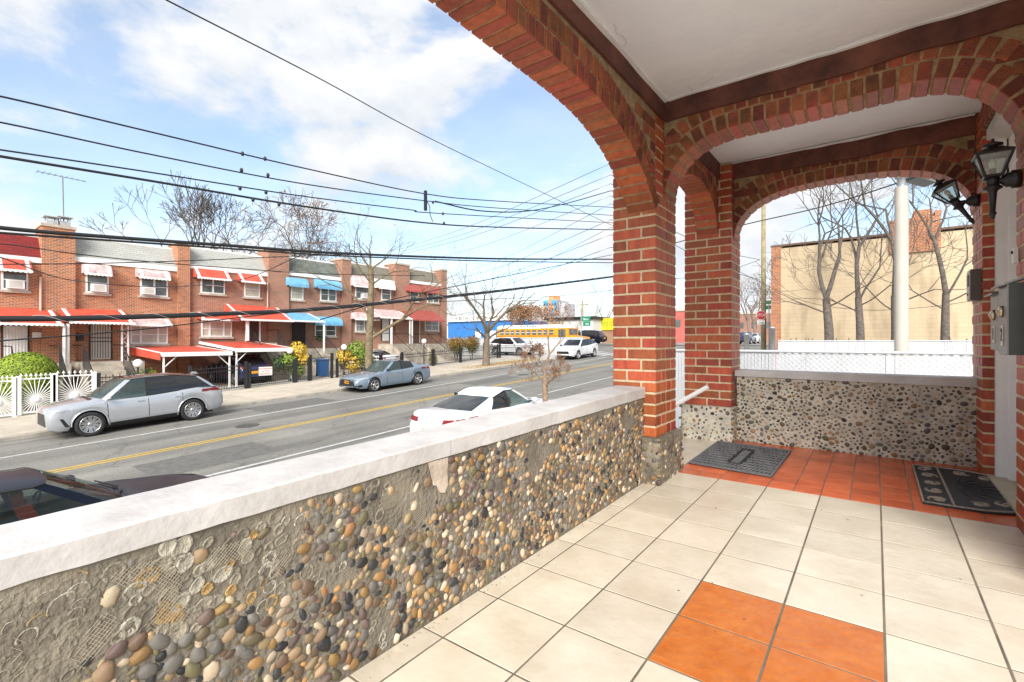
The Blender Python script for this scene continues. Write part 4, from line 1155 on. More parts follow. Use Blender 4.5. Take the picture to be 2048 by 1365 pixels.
# globe lamps in the front yards
def globe_lamp(px, py, X, lab):
    p_ = on_x(px, py, X); zg = gz(p_.y) + .12
    g_ = thing('globe_lamp', lab, 'lamp', (p_.x, p_.y, zg), 0, 'white globe yard lamps')
    h = p_.z - zg
    MB().lathe([(.09, 0), (.09, .1), (.04, .18), (.035, h - .25), (.06, h - .2), (.06, h - .15)], 8).build('lamp_post', M_IRON, g_)
    MB().lathe([(.19 * sin(pi * k / 10) + 1e-4, h - .19 * cos(pi * k / 10)) for k in range(11)], 14).build('globe', mat('opal_glass', (.85, .84, .80), .3), g_)
globe_lamp(276, 727, -27.6, 'white globe yard lamp beside the small red basement awning')
globe_lamp(580, 702, -27.7, 'white globe yard lamp by the yellow shrub')
globe_lamp(688, 695, -27.7, 'white globe yard lamp over the green and yellow shrub')
globe_lamp(848, 683, -27.6, 'white globe yard lamp in front of the end house')
# blue bin behind the iron gate, notice sign
bn = thing('wheelie_bin', 'blue wheeled bin beside the stoop behind the iron gate', 'bin', gpos(645, -28.2))
MB().prism([(-.26, 0.05), (.26, .05), (.31, 1.0), (-.31, 1.0)], -.27, .27, 'y').build('bin_body', mat('bin_blue', (.02, .09, .25), .5), bn)
MB().prism([(-.34, 1.0), (.33, 1.0), (.30, 1.09), (-.30, 1.12)], -.30, .30, 'y').build('lid', mat('bin_blue', (.02, .09, .25), .5), bn)
for s_ in (-1, 1): MB().lathe([(0, -.03), (.10, -.03), (.10, .03), (0, .03)], 10, Matrix.Translation((-.25, .24 * s_, .10)) @ Matrix.Rotation(pi / 2, 4, 'X')).build('wheel', M_IRON, bn)
ng = thing('gate_notice', 'white notice with red lettering on the driveway gate', 'sign', (XP + .05, 12.95, gz(12.95)))
MB().box(0, .012, -.36, .36, .72, 1.18).build('board', W_WHITE, ng)
RL = mat('red_letter', (.55, .05, .03), .6)
for k, t in enumerate(('NO PARKING', 'ACTIVE', 'DRIVEWAY')): put_text(t, .13, RL, Vector((.016, 0, 1.08 - k * .14)), FACE_E, ng, .002)
# TV aerial on the big chimney
ae = thing('tv_aerial', 'thin television aerial standing on the big left chimney', 'aerial', (XF - .8, 6.1, zA + 8.9))
top = on_x(138, 356, XF - .8).z - (zA + 8.9)
MB().tube([(0, 0, 0), (0, -.05, top)], .028, 5).build('mast', mat('aerial_metal', (.2, .2, .2), .5), ae)
bm_ = MB().tube([(0, -1.0, top), (0, .9, top - .03)], .02, 4)
for k in range(9): bm_.tube([(-.4 + .03 * k, -1.0 + .22 * k, top), (.4 - .03 * k, -1.0 + .22 * k, top)], .012, 3)
bm_.build('antenna_rods', mat('aerial_metal', (.2, .2, .2), .5), ae)
# ------------------------------------------------------------------ vehicles
def lerp_tab(tab, s):
    if s <= tab[0][0]: return tab[0][1]
    for (a, va), (b_, vb) in zip(tab, tab[1:]):
        if s <= b_:
            t = (s - a) / (b_ - a); t2 = t * t * (3 - 2 * t); t = .5 * t + .5 * t2
            return va + (vb - va) * t
    return tab[-1][1]
def paint(name, c, metal=.3, rough=.28):
    return mat('paint_' + name, c, rough, 0.02, 3, metal=metal, coat=.8)
M_TYRE = mat('tyre_rubber', (.018, .018, .018), .8, .2, 30); M_RIM = mat('rim_alloy', (.55, .55, .56), .3, metal=.9); M_RIMD = mat('rim_dark', (.03, .03, .032), .4, metal=.5)
M_TRIM = mat('black_trim', (.015, .015, .016), .45); M_CHR = mat('chrome', (.7, .7, .72), .15, metal=1); M_LAMP = mat('headlamp', (.42, .44, .46), .12, .3, 20, metal=.4)
M_TAIL = mat('tail_lamp', (.17, .012, .014), .15, .2, 20); M_SEAT = mat('car_seat', (.03, .03, .032), .8); M_SEATR = mat('car_seat_red', (.28, .03, .02), .6)
M_PLATE = mat('plate_yellow', (.75, .34, .03), .5); M_PLATEW = mat('plate_white', (.75, .72, .6), .5)
G_CAR = glass('car_glass', (.06, .085, .08), .45); G_TINT = glass('car_glass_tinted', (.012, .013, .015), .10)

def wheel(parent, x, y, r, wd, spokes, style, side):
    w_ = empty_part('wheel', parent); w_.location = (x, y, r); w_.rotation_euler = (0, 0, 0 if side > 0 else pi)
    Rm = Matrix.Rotation(-pi / 2, 4, 'X')                              # lathe axis -> +Y outwards
    ri = r * .70
    MB().lathe([(ri, -wd / 2), (r * .93, -wd / 2), (r, -wd * .36), (r, wd * .36), (r * .93, wd / 2), (ri + .012, wd / 2), (ri, wd * .42)], 28, Rm).build('tyre', M_TYRE, w_)
    b = MB().lathe([(ri, -wd * .4), (ri, wd * .44), (ri - .02, wd * .44), (ri - .03, wd * .2), (.02, wd * .12), (0, wd * .12)], 28, Rm, 1)
    b.lathe([(ri + .002, wd * .43), (ri + .002, wd * .48), (ri - .022, wd * .48), (ri - .022, wd * .40)], 28, Rm, 0)
    for k in range(spokes):
        a = 2 * pi * k / spokes
        offs = (-.13, .13) if style == 'split' else (0,)
        for d in offs:
            sw = .021 if style == 'split' else .045
            M = Matrix.Rotation(a + d, 4, 'Y')
            b.add([M @ Vector(q) for q in ((-sw * .8, wd * .30, .05), (sw * .8, wd * .30, .05), (sw, wd * .42, ri - .012), (-sw, wd * .42, ri - .012), (-sw * .8, wd * .16, .05), (sw * .8, wd * .16, .05), (sw, wd * .3, ri - .012), (-sw, wd * .3, ri - .012))],
                  [(0, 1, 2, 3), (0, 4, 5, 1), (1, 5, 6, 2), (3, 2, 6, 7), (0, 3, 7, 4)], 0)
    b.lathe([(.065, wd * .2), (.065, wd * .36), (.03, wd * .40), (0, wd * .40)], 12, Rm, 0)
    b.build('rim', [M_RIM, M_RIMD], w_)

def car(name, label, P, loc, head, pitch=True):
    L, W_, H, wb, fo, rw = P['L'], P['W'], P['H'], P['wb'], P['fo'], P['rw']
    pt, kind = P['paint'], P['kind']
    c = thing(name, label, 'car', loc, 0, P.get('group'))
    hx, hy = cos(head), sin(head)
    sl = math.atan(G) if loc[1] < 56 else 0                            # road climbs along +Y
    fwd = Vector((hx, hy, 0)); up = Vector((0, -sin(sl), cos(sl))); f2 = (fwd - up * fwd.dot(up)).normalized(); lf = up.cross(f2)
    c.rotation_euler = Matrix((f2, lf, up)).transposed().to_euler()
    xf = fo + wb / 2; suv = kind == 'suv'
    zt_, zs_, wf_ = P['ztop'], P['zsh'], P['wf']
    sill = P.get('sill', .26)
    ra = rw + .055
    def zb(s):
        z = lerp_tab([(0, sill + .06), (.25, sill - .02), (fo - ra, sill - .03), (L - (L - fo - wb) + ra, sill - .02), (L - .2, sill + .02), (L, sill + .14)], s)
        for sc in (fo, fo + wb):
            d = abs(s - sc)
            if d < ra: z = max(z, rw + sqrt(ra * ra - d * d))
        return z
    S = sorted(set([round(L * k / 44, 3) for k in range(45)] + [round(sc + ra * q, 3) for sc in (fo, fo + wb) for q in (-1, -.97, -.9, -.8, -.65, -.45, -.2, 0, .2, .45, .65, .8, .9, .97, 1)] + [.03, .08, L - .03, L - .08]))
    S = [s for s in S if 0 <= s <= L]
    b = MB(); V = []; np_ = 10
    for s in S:
        w = W_ / 2 * lerp_tab(wf_, s); zt, zs, z0 = lerp_tab(zt_, s), lerp_tab(zs_, s), zb(s)
        h = zs - z0
        sec = [(w * .93, z0), (w * .975, z0 + h * .10), (w * .992, z0 + h * .3), (w * 1.0, z0 + h * .52), (w * .985, z0 + h * .76), (w * .965, z0 + h * .92), (w * .93, zs), (w * .80, zs + (zt - zs) * .55), (w * .45, zs + (zt - zs) * .93), (0, zt)]
        if h < .3: sec = [(w * .97, z0), (w * .985, z0 + h * .2), (w * .995, z0 + h * .4), (w * .995, z0 + h * .55), (w * .985, z0 + h * .76), (w * .965, z0 + h * .92)] + sec[6:]
        x = xf - s
        # noses curve back towards the corners
        V += [(x, y, z) for y, z in sec] + [(x, -y, z) for y, z in reversed(sec[:-1])]
    m_ = 2 * np_ - 1
    F = [(k * m_ + j, k * m_ + j + 1, (k + 1) * m_ + j + 1, (k + 1) * m_ + j) for k in range(len(S) - 1) for j in range(m_ - 1)]
    b.add(V, F, 0, True)
    b.add(V[:m_], [tuple(range(m_))], 0); b.add(V[-m_:], [tuple(range(m_ - 1, -1, -1))], 0)
    body = b.build('body', pt, c)
    bv = BVHTree.FromPolygons([Vector(v) for v in b.v], b.f)
    # greenhouse
    g_ = P['gh']                                                       # cowl, roof front, B pillar, C pillar bottom/top, rear base, roof rear
    cw, rf, bp, cb0, cb1, rb, rr = g_
    def belt(s): return lerp_tab(zs_, s) - .012
    def roofz(s): return H - P.get('rdrop', .10) * (max(0, (s - (rf + rr) / 2)) / (rr - rf) * 2) ** 2 * .9 - .05 * (max(0, (rf + rr) / 2 - s) / (rr - rf) * 2) ** 2
    wB = lambda s: W_ / 2 * lerp_tab(wf_, s)
    cols = [(cw, 0, rf, 0), (cw + .03, .52, rf + .015, .40), (cw + .16, .83, rf + .07, .67), (cw + .30, .915, rf + .20, .715), (bp - .045, .925, bp - .03, .735), (bp + .045, .925, bp + .05, .735),
            (cb0, .92, cb1, .725), (cb0 + .10 if P.get('quarter') else rb - .20, .90, cb1 + .10 if P.get('quarter') else rr - .05, .70), (rb - .10, .80, rr - .01, .64), (rb - .02, .5, rr, .40), (rb, 0, rr + .01, 0)]
    if P.get('quarter'): cols[7] = (rb - .24, .885, rr - .10, .69)
    NT = 4; rings = []
    for t_ in range(NT + 1):
        t = t_ / NT; row = []
        for i, (s0, y0, s1, y1) in enumerate(cols):
            s = s0 + (s1 - s0) * t; w0 = wB(s0)
            zlo = belt(s0) if 2 <= i <= 8 else lerp_tab(zt_, s0) - .015
            if i in (1, 9): zlo = belt(s0) * .4 + lerp_tab(zt_, s0) * .6 - .012
            zhi = roofz(s1) - (.055 if 3 <= i <= 7 else .03 if i in (2, 8) else .012)
            bul = sin(pi * t) * .022
            row.append(Vector((xf - s + (bul if i < 3 else -bul if i > 7 else 0), y0 * w0 + (y1 * W_ / 2 - y0 * w0) * t + (bul if 2 <= i <= 8 else 0), zlo + (zhi - zlo) * t)))
        rings.append(row)
    def panel(i0, i1, nm, m, sides=(1, -1), t0=0, t1=NT, par=c):
        for sg in sides:
            q = MB(); V = []; n = i1 - i0 + 1
            for t_ in range(t0, t1 + 1): V += [(p.x, p.y * sg, p.z) for p in rings[t_][i0:i1 + 1]]
            F = [(r * n + j, r * n + j + 1, (r + 1) * n + j + 1, (r + 1) * n + j) for r in range(t1 - t0) for j in range(n - 1)]
            q.add(V, F, 0, True).build(nm, m, par)
    def centre(i0, i1, nm, m):
        q = MB(); n = i1 - i0 + 1; V = []
        idx = list(range(i1, i0, -1)) if i0 == 0 else list(range(i0, i1))
        for t_ in range(NT + 1):
            r = rings[t_]; seq = [(r[i], 1) for i in range(i0, i1 + 1)]
            if i0 == 0: seq = [(r[i], -1) for i in range(i1, 0, -1)] + seq
            else: seq = seq + [(r[i], -1) for i in range(i1 - 1, i0 - 1, -1)]
            V += [(p.x, p.y * sg, p.z) for p, sg in seq]
        k = len(V) // (NT + 1)
        q.add(V, [(r * k + j, r * k + j + 1, (r + 1) * k + j + 1, (r + 1) * k + j) for r in range(NT) for j in range(k - 1)], 0, True).build(nm, m, c)
    G1, G2 = P.get('g1', G_CAR), P.get('g2', G_TINT)
    centre(0, 2, 'windshield', G1); centre(8, 10, 'rear_window', G2)
    panel(2, 3, 'front_pillar', P.get('pillar', pt)); panel(4, 5, 'centre_pillar', M_TRIM); panel(7, 8, 'rear_pillar', pt)
    panel(3, 4, 'side_window', G1); panel(5, 6, 'side_window', G2)
    panel(6, 7, 'quarter_window' if P.get('quarter') else 'rear_pillar', G2 if P.get('quarter') else pt)
    # roof skin
    top = rings[NT]; q = MB(); V = []; rows = []
    for i in range(2, 9):
        p = top[i]; rows.append([(p.x, p.y, p.z), (p.x, p.y * .85, p.z + .022), (p.x, p.y * .5, roofz(xf - p.x) - .004), (p.x, 0, roofz(xf - p.x)), (p.x, -p.y * .5, roofz(xf - p.x) - .004), (p.x, -p.y * .85, p.z + .022), (p.x, -p.y, p.z)])
    for r in rows: V += r
    F = [(r * 7 + j, r * 7 + j + 1, (r + 1) * 7 + j + 1, (r + 1) * 7 + j) for r in range(len(rows) - 1) for j in range(6)]
    q.add(V, F, 0, True)
    for e, i1, i0, row in ((1, 1, 0, rows[0]), (-1, 9, 10, rows[-1])):
        a, z_ = top[i1], top[i0]
        q.add([row[0], (a.x, a.y, a.z), (z_.x, 0, z_.z), (a.x, -a.y, a.z), row[6], row[5], row[4], row[3], row[2], row[1]], [tuple(range(10))], 0, True)
    q.build('roof', P.get('roof', pt), c)
    # bright or black strip along the window base and over the windows
    for sg in (1, -1):
        MB().tube([(rings[0][i].x, sg * (rings[0][i].y + .004), rings[0][i].z + .006) for i in range(3, 8)], .011, 4).build('window_trim', P.get('wtrim', M_TRIM), c)
        MB().tube([(rings[NT][i].x, sg * (rings[NT][i].y + .003), rings[NT][i].z) for i in range(2, 9)], .012, 4).build('roof_rail', P.get('rail', M_TRIM), c)
    # surface patches
    def patch(quad, axis, m, nm, n=8, k=4, off=.007, par=c):
        V = []; ok = []
        A, B_, C_, D_ = [Vector(p) for p in quad]
        for j in range(k + 1):
            for i in range(n + 1):
                u, v = i / n, j / k; p = (A * (1 - u) + B_ * u) * (1 - v) + (D_ * (1 - u) + C_ * u) * v
                if axis == 'front': o_, d = Vector((9, p.x, p.y)), Vector((-1, 0, 0))
                elif axis == 'rear': o_, d = Vector((-9, p.x, p.y)), Vector((1, 0, 0))
                elif axis == 'left': o_, d = Vector((p.x, 9, p.y)), Vector((0, -1, 0))
                elif axis == 'right': o_, d = Vector((p.x, -9, p.y)), Vector((0, 1, 0))
                else: o_, d = Vector((p.x, p.y, 9)), Vector((0, 0, -1))
                h = bv.ray_cast(o_, d)
                if h[0] is None: V.append((0, 0, 0)); ok.append(False)
                else: V.append(tuple(h[0] + (h[1] if h[1].dot(d) < 0 else -h[1]) * off)); ok.append(True)
        F = [(j * (n + 1) + i, j * (n + 1) + i + 1, (j + 1) * (n + 1) + i + 1, (j + 1) * (n + 1) + i) for j in range(k) for i in range(n)]
        F = [f for f in F if all(ok[i] for i in f)]
        if F: return MB().add(V, F, 0, True).build(nm, m, par)
    for (axis, quad, m, nm) in P.get('patches', []):
        patch(quad, axis, m, nm)
    xw = lambda s: xf - s
    for yy in (-.62, .62): patch([(xw(.18), yy * W_ / 1.9 - .006), (xw(cw - .02), yy * 1.12 * W_ / 1.9 - .006), (xw(cw - .02), yy * 1.12 * W_ / 1.9 + .006), (xw(.18), yy * W_ / 1.9 + .006)], 'top', M_TRIM, 'hood_seam', 10, 1, .002)
    patch([(xw(cw - .10), -.66), (xw(cw + .02), -.66), (xw(cw + .02), .66), (xw(cw - .10), .66)], 'top', M_TRIM, 'cowl', 2, 8, .004)
    zs_m = lerp_tab(zs_, bp)
    for sg, ax in ((1, 'left'), (-1, 'right')):
        # door seams, handles, sill trim
        for s in (cw + .34, bp, min(cb0 + .12, fo + wb - ra + .14)):
            patch([(xw(s) + .009, sill + .10), (xw(s) - .009, sill + .10), (xw(s) - .009, zs_m - .03), (xw(s) + .009, zs_m - .03)], ax, M_TRIM, 'door_seam', 1, 8, .002)
        patch([(xw(fo + ra + .05), sill - .02), (xw(fo + wb - ra - .05), sill - .02), (xw(fo + wb - ra - .05), sill + .07), (xw(fo + ra + .05), sill + .05)], ax, M_TRIM if suv else pt, 'sill_trim', 10, 2, .01)
        for s in (bp - .22, cb0 - .10):
            h = bv.ray_cast(Vector((xw(s), sg * 9, zs_m - .14)), Vector((0, -sg, 0)))[0]
            if h: MB().box(h.x - .10, h.x + .10, h.y - .012, h.y + .03, h.z - .013, h.z + .013).build('door_handle', P.get('handle', pt), c) if sg > 0 else MB().box(h.x - .10, h.x + .10, h.y - .03, h.y + .012, h.z - .013, h.z + .013).build('door_handle', P.get('handle', pt), c)
        mx, my, mz = xw(cw + .36), sg * (W_ / 2 * .94 + .12), zs_m + .07
        MB().lathe([(0, -.11), (.07, -.09), (.085, 0), (.07, .09), (0, .11)], 10, Matrix.Translation((mx, my, mz)) @ Matrix.Rotation(pi / 2, 4, 'X') @ Matrix.Scale(.75, 4, (0, 1, 0)) @ Matrix.Scale(.8, 4, (1, 0, 0))).build('wing_mirror', P.get('mirror', pt), c)
        MB().tube([(mx - .03, sg * (W_ / 2 * .86), mz - .06), (mx, my, mz - .03)], .025, 5).build('mirror_arm', M_TRIM, c)
        # arch liners
        for sc in (fo, fo + wb):
            arc = [(xw(sc) + (ra + .012) * cos(a), sg * (W_ / 2 * lerp_tab(wf_, sc) * .985), rw + (ra + .012) * sin(a)) for a in [pi * k / 14 for k in range(15)]]
            MB().tube(arc, .022 if suv else .012, 5).build('wheel_arch', P.get('arch', pt), c)
            wheel(c, xw(sc), sg * (W_ / 2 - .125), rw, .235, P.get('sp', 10), P.get('rs', 'split'), sg)
    MB().box(xw(L - .35), xw(.35), -W_ / 2 + .25, W_ / 2 - .25, .20, .70).build('underbody', M_TRIM, c)
    # seats and dashboard
    sm = P.get('seat', M_SEAT)
    for s, n in ((bp - .55, 2), (bp + .55, 2)):
        if P.get('front_seats_only') and s > bp: continue
        for yy in (-.38, .38):
            b2 = MB(); x = xw(s)
            b2.prism([(x + .32, .66), (x - .2, .64), (x - .36, 1.14 * H / 1.45), (x - .22, 1.16 * H / 1.45), (x - .07, .80), (x + .32, .82)], yy - .24, yy + .24, 'y')
            b2.box(x - .36, x - .26, yy - .13, yy + .13, 1.16 * H / 1.45, 1.30 * H / 1.45)
            b2.build('seat', sm, c)
    MB().prism([(xw(cw) - .1, .7), (xw(cw) - .75, .72), (xw(cw) - .7, zs_m - .04), (xw(cw) - .2, zs_m - .02)], -W_ / 2 * .78, W_ / 2 * .78, 'y').build('dashboard', M_TRIM, c)
    MB().lathe([(.17, -.014), (.19, 0), (.17, .014), (.155, 0), (.17, -.014)], 16, Matrix.Translation((xw(cw) - .85, .38, zs_m - .03)) @ Matrix.Rotation(radians(-65), 4, 'Y')).build('steering_wheel', M_TRIM, c)
    return c, patch

def spec_suv(p, **k):
    L = k.get('L', 4.89); H = k.get('H', 1.69)
    d = dict(kind='suv', L=L, W=1.92, H=H, wb=2.85, fo=.97, rw=.375, paint=p, sill=.30,
             ztop=[(0, .84), (.03, .97), (.12, 1.04), (.6, 1.12), (1.2, 1.18), (L - .9, 1.18), (L - .2, 1.12), (L - .05, 1.02), (L, .86)],
             zsh=[(0, .76), (.10, .93), (.5, 1.01), (1.2, 1.06), (2.6, 1.08), (L - .8, 1.17), (L - .2, 1.15), (L, .90)],
             wf=[(0, .80), (.06, .88), (.25, .955), (.9, .99), (1.6, .975), (2.4, .968), (L - 1.1, 1.0), (L - .45, .975), (L - .10, .91), (L, .83)],
             gh=(1.08, 1.92, 2.52, 3.48, 3.34, L - .14, L - .74), quarter=True, rdrop=.17, g2=G_TINT, arch=p, sp=10)
    d.update(k); return d
def spec_sedan(p, **k):
    L = k.get('L', 4.85); H = k.get('H', 1.45)
    d = dict(kind='sedan', L=L, W=1.86, H=H, wb=2.82, fo=.96, rw=.335, paint=p, sill=.24,
             ztop=[(0, .60), (.05, .70), (.25, .78), (.8, .87), (1.45, .95), (L - 1.0, 1.05), (L - .22, 1.06), (L - .06, .98), (L, .80)],
             zsh=[(0, .56), (.15, .68), (.6, .79), (1.4, .89), (2.6, .94), (L - .9, 1.0), (L - .25, 1.01), (L, .76)],
             wf=[(0, .72), (.07, .83), (.3, .94), (.9, .99), (1.6, .985), (2.6, .985), (L - 1.1, 1.0), (L - .45, .96), (L - .12, .89), (L, .78)],
             gh=(1.38, 2.18, 2.72, 3.55, 3.50, L - .62, L - 1.38), quarter=False, rdrop=.16, sp=5, rs='wide')
    d.update(k); return d
def front_kit(p, W_=1.86, z=.55, lamp=.70, plate=None):
    k = [('front', [(-.62, z - .22), (.62, z - .22), (.52, z + .10), (-.52, z + .10)], M_TRIM, 'grille'), ('front', [(-.85, .24), (.85, .24), (.80, .31), (-.80, .31)], M_TRIM, 'lower_grille')]
    for s in (1, -1): k.append(('front', [(.55 * s, lamp - .02), (W_ * .47 * s, lamp + .02), (W_ * .46 * s, lamp + .09), (.58 * s, lamp + .04)], M_LAMP, 'headlight'))
    return k
def rear_kit(W_, z, h=.12):
    k = []
    for s in (1, -1): k.append(('rear', [(.42 * s, z), (W_ * .49 * s, z + .02), (W_ * .48 * s, z + h), (.44 * s, z + h * .8)], M_TAIL, 'tail_light'))
    k.append(('rear', [(-.28, z - .30), (.28, z - .30), (.28, z - .15), (-.28, z - .15)], M_PLATE, 'number_plate'))
    k.append(('rear', [(-.75, .30), (.75, .30), (.75, .42), (-.75, .42)], M_TRIM, 'rear_diffuser'))
    return k
def side_tail(L, xf, z, h=.12, l=.42):
    out = []
    for ax in ('left', 'right'): out.append((ax, [(xf - L + .10, z), (xf - L + l, z + .03), (xf - L + l + .05, z + h * .75), (xf - L + .14, z + h)], M_TAIL, 'tail_light'))
    return out
def side_lamp(xf, z):
    return [(ax, [(xf - .12, z), (xf - .62, z + .09), (xf - .58, z + .125), (xf - .2, z + .085)], M_LAMP, 'headlight') for ax in ('left', 'right')]
def road_loc(x, y, lift=0.0): return (x, y, gz(y) + lift)
P_SIL = paint('silver', (.50, .52, .55), .55, .25); P_BLU = paint('blue_grey', (.24, .31, .39), .5, .25); P_WHT = paint('white', (.66, .67, .68), 0, .3); P_BLK = mat('paint_black', (.006, .009, .018), .30, spec=.16, coat=.05); P_NVY = paint('navy', (.02, .03, .085), .3, .25)
DN, UPH = -pi / 2, pi / 2                       # heading down (-Y) or up (+Y) the street

xf = .97 + 2.85 / 2
sp = spec_suv(P_SIL, rw=.385, H=1.75, roof=mat('paint_roof_black', (.02, .02, .022), .15, coat=.5))
sp['patches'] = [('front', [(-.62, .30), (.62, .30), (.42, .80), (-.42, .80)], M_TRIM, 'grille'), ('front', [(-.9, .27), (.9, .27), (.86, .33), (-.86, .33)], M_TRIM, 'lower_grille')] + side_lamp(xf, .80) + side_tail(4.89, xf, .98, .15, .5) + rear_kit(1.92, .98)
for ax in ('left', 'right'):
    sp['patches'].append((ax, [(xf - .26, .66), (xf - .34, .66), (xf - .48, .40), (xf - .38, .40)], M_TRIM, 'air_vent'))
    sp['patches'].append((ax, [(xf - 4.05, 1.16), (xf - 4.78, 1.10), (xf - 4.70, 1.13), (xf - 4.1, 1.19)], M_TRIM, 'black_quarter'))
lex = car('silver_suv', 'silver crossover SUV parked by the white sunburst fence', sp, road_loc(-20.62, 5.62), DN)[0]
MB().prism([(-1.72, 1.62), (-1.98, 1.60), (-1.90, 1.69), (-1.80, 1.70)], -.04, .04, 'y').build('roof_fin', P_SIL, lex)
xf = .96 + 2.82 / 2
sp = spec_sedan(P_BLU, mirror=M_TRIM, wtrim=M_CHR)
sp['patches'] = front_kit(P_BLU, 1.86, .56, .66) + side_lamp(xf, .62) + side_tail(4.85, xf, .80) + rear_kit(1.86, .82) + [('front', [(-.18, .46), (.18, .46), (.18, .60), (-.18, .60)], M_PLATE, 'number_plate')]
for s in (1, -1): sp['patches'].append(('front', [(.5 * s, .28), (.85 * s, .30), (.85 * s, .42), (.6 * s, .36)], M_TRIM, 'air_vent'))
acc = car('blue_grey_sedan', 'blue grey four door sedan parked before the iron fences', sp, road_loc(-20.55, 16.35), DN)[0]
sp = spec_sedan(P_WHT, H=1.42, gh=(1.38, 2.2, 2.72, 3.5, 3.2, 4.85 - .52, 3.25), mirror=P_WHT, wtrim=M_CHR, g2=G_TINT, seat=M_SEAT, front_seats_only=True)
sp['patches'] = rear_kit(1.86, .80, .13) + side_tail(4.85, xf, .80, .13, .38) + front_kit(P_WHT)
vw, vp = car('white_sedan', 'white coupe style sedan seen from behind over the parapet', sp, road_loc(-8.72, 10.75), UPH)
M_BADGE = mat('badge_metal', (.25, .26, .28), .3, metal=.8)
hx_ = -(4.85 - xf) - .012
b = MB().lathe([(.052, -.006), (.06, 0), (.052, .008), (.045, 0), (.052, -.006)], 18, Matrix.Translation((hx_ + .06, 0, .88)) @ Matrix.Rotation(pi / 2, 4, 'Y'))
for s in (1, -1):
    b.tube([(hx_ + .055, .042 * s, .915), (hx_ + .055, .018 * s, .845), (hx_ + .055, 0, .885)], .005, 4); b.tube([(hx_ + .055, .022 * s, .93), (hx_ + .055, 0, .893)], .005, 4)
b.build('badge', M_BADGE, vw)
MB().prism([(-1.42, 1.385), (-1.58, 1.37), (-1.55, 1.44)], -.018, .018, 'y').build('roof_fin', M_TRIM, vw)
sp = spec_sedan(P_BLK, seat=M_SEATR, wtrim=M_CHR, g1=glass('car_glass_clear', (.02, .03, .03), .62), g2=glass('car_glass_clear', (.02, .03, .03), .62))
sp['patches'] = front_kit(P_BLK) + side_lamp(xf, .66) + rear_kit(1.86, .82)
blk = car('black_sedan', 'black sedan with red seats parked below the parapet', sp, road_loc(-8.80, 1.25), UPH)[0]
for s in (1, -1): MB().tube([(.96 + 1.41 - 1.36 - .02, .1 * s, .965), (.96 + 1.41 - 1.52, .55 * s + .1, .985)], .012, 4).build('wiper', M_TRIM, blk)
sp = spec_suv(P_WHT, L=4.80, H=1.67, g1=G_TINT, roof=P_WHT, mirror=M_TRIM)
xf = .97 + 2.85 / 2
sp['patches'] = [('front', [(-.6, .50), (.6, .50), (.55, .72), (-.55, .72)], M_TRIM, 'grille'), ('front', [(-.85, .28), (.85, .28), (.8, .40), (-.8, .40)], M_TRIM, 'lower_grille')] + side_lamp(xf, .76) + rear_kit(1.92, .98)
wl_ = (on_road(1139, 719.5) + on_road(1173, 713.5)) / 2
car('white_suv', 'white SUV parked at the far kerb before the crossing', sp, road_loc(-20.55, wl_.y), DN)
sp = spec_suv(P_WHT, L=4.95, H=1.72, g1=G_TINT, mirror=P_WHT)
sp['patches'] = side_tail(4.95, xf, 1.0) + rear_kit(1.92, 1.0) + side_lamp(xf, .8) + front_kit(P_WHT, 1.92, .62, .8)
p_ = at_depth(1026, 700, 46.5)
car('white_suv', 'white SUV standing in the lot behind the black railing', sp, road_loc(p_.x, p_.y, .09), 0.0)
sp = spec_suv(P_BLK, L=5.2, H=1.9, g1=G_TINT)
sp['patches'] = side_lamp(xf, .8) + rear_kit(1.92, 1.0)
p_ = at_depth(1206, 685, 72)
car('black_suv', 'black SUV on the side street in front of the yellow sign', sp, road_loc(p_.x, 60.5, .06), pi)
sp = spec_suv(P_NVY, L=4.6, H=1.66, W=1.84, seat=M_SEAT)
sp['patches'] = rear_kit(1.84, .92, .12)
for s in (1, -1): sp['patches'].append(('rear', [(.70 * s, 1.0), (.86 * s, 1.0), (.80 * s, 1.35), (.70 * s, 1.35)], M_TAIL, 'tail_light'))
car('blue_suv', 'dark blue SUV parked under the red carport', sp, road_loc(-30.2, 13.2, .12), pi)
sp = spec_sedan(P_WHT)
sp['patches'] = rear_kit(1.86, .82) + side_tail(4.85, .96 + 1.41, .82)
car('white_sedan', 'white sedan in the driveway half hidden by the street tree', sp, road_loc(-29.6, 22.0, .12), pi)

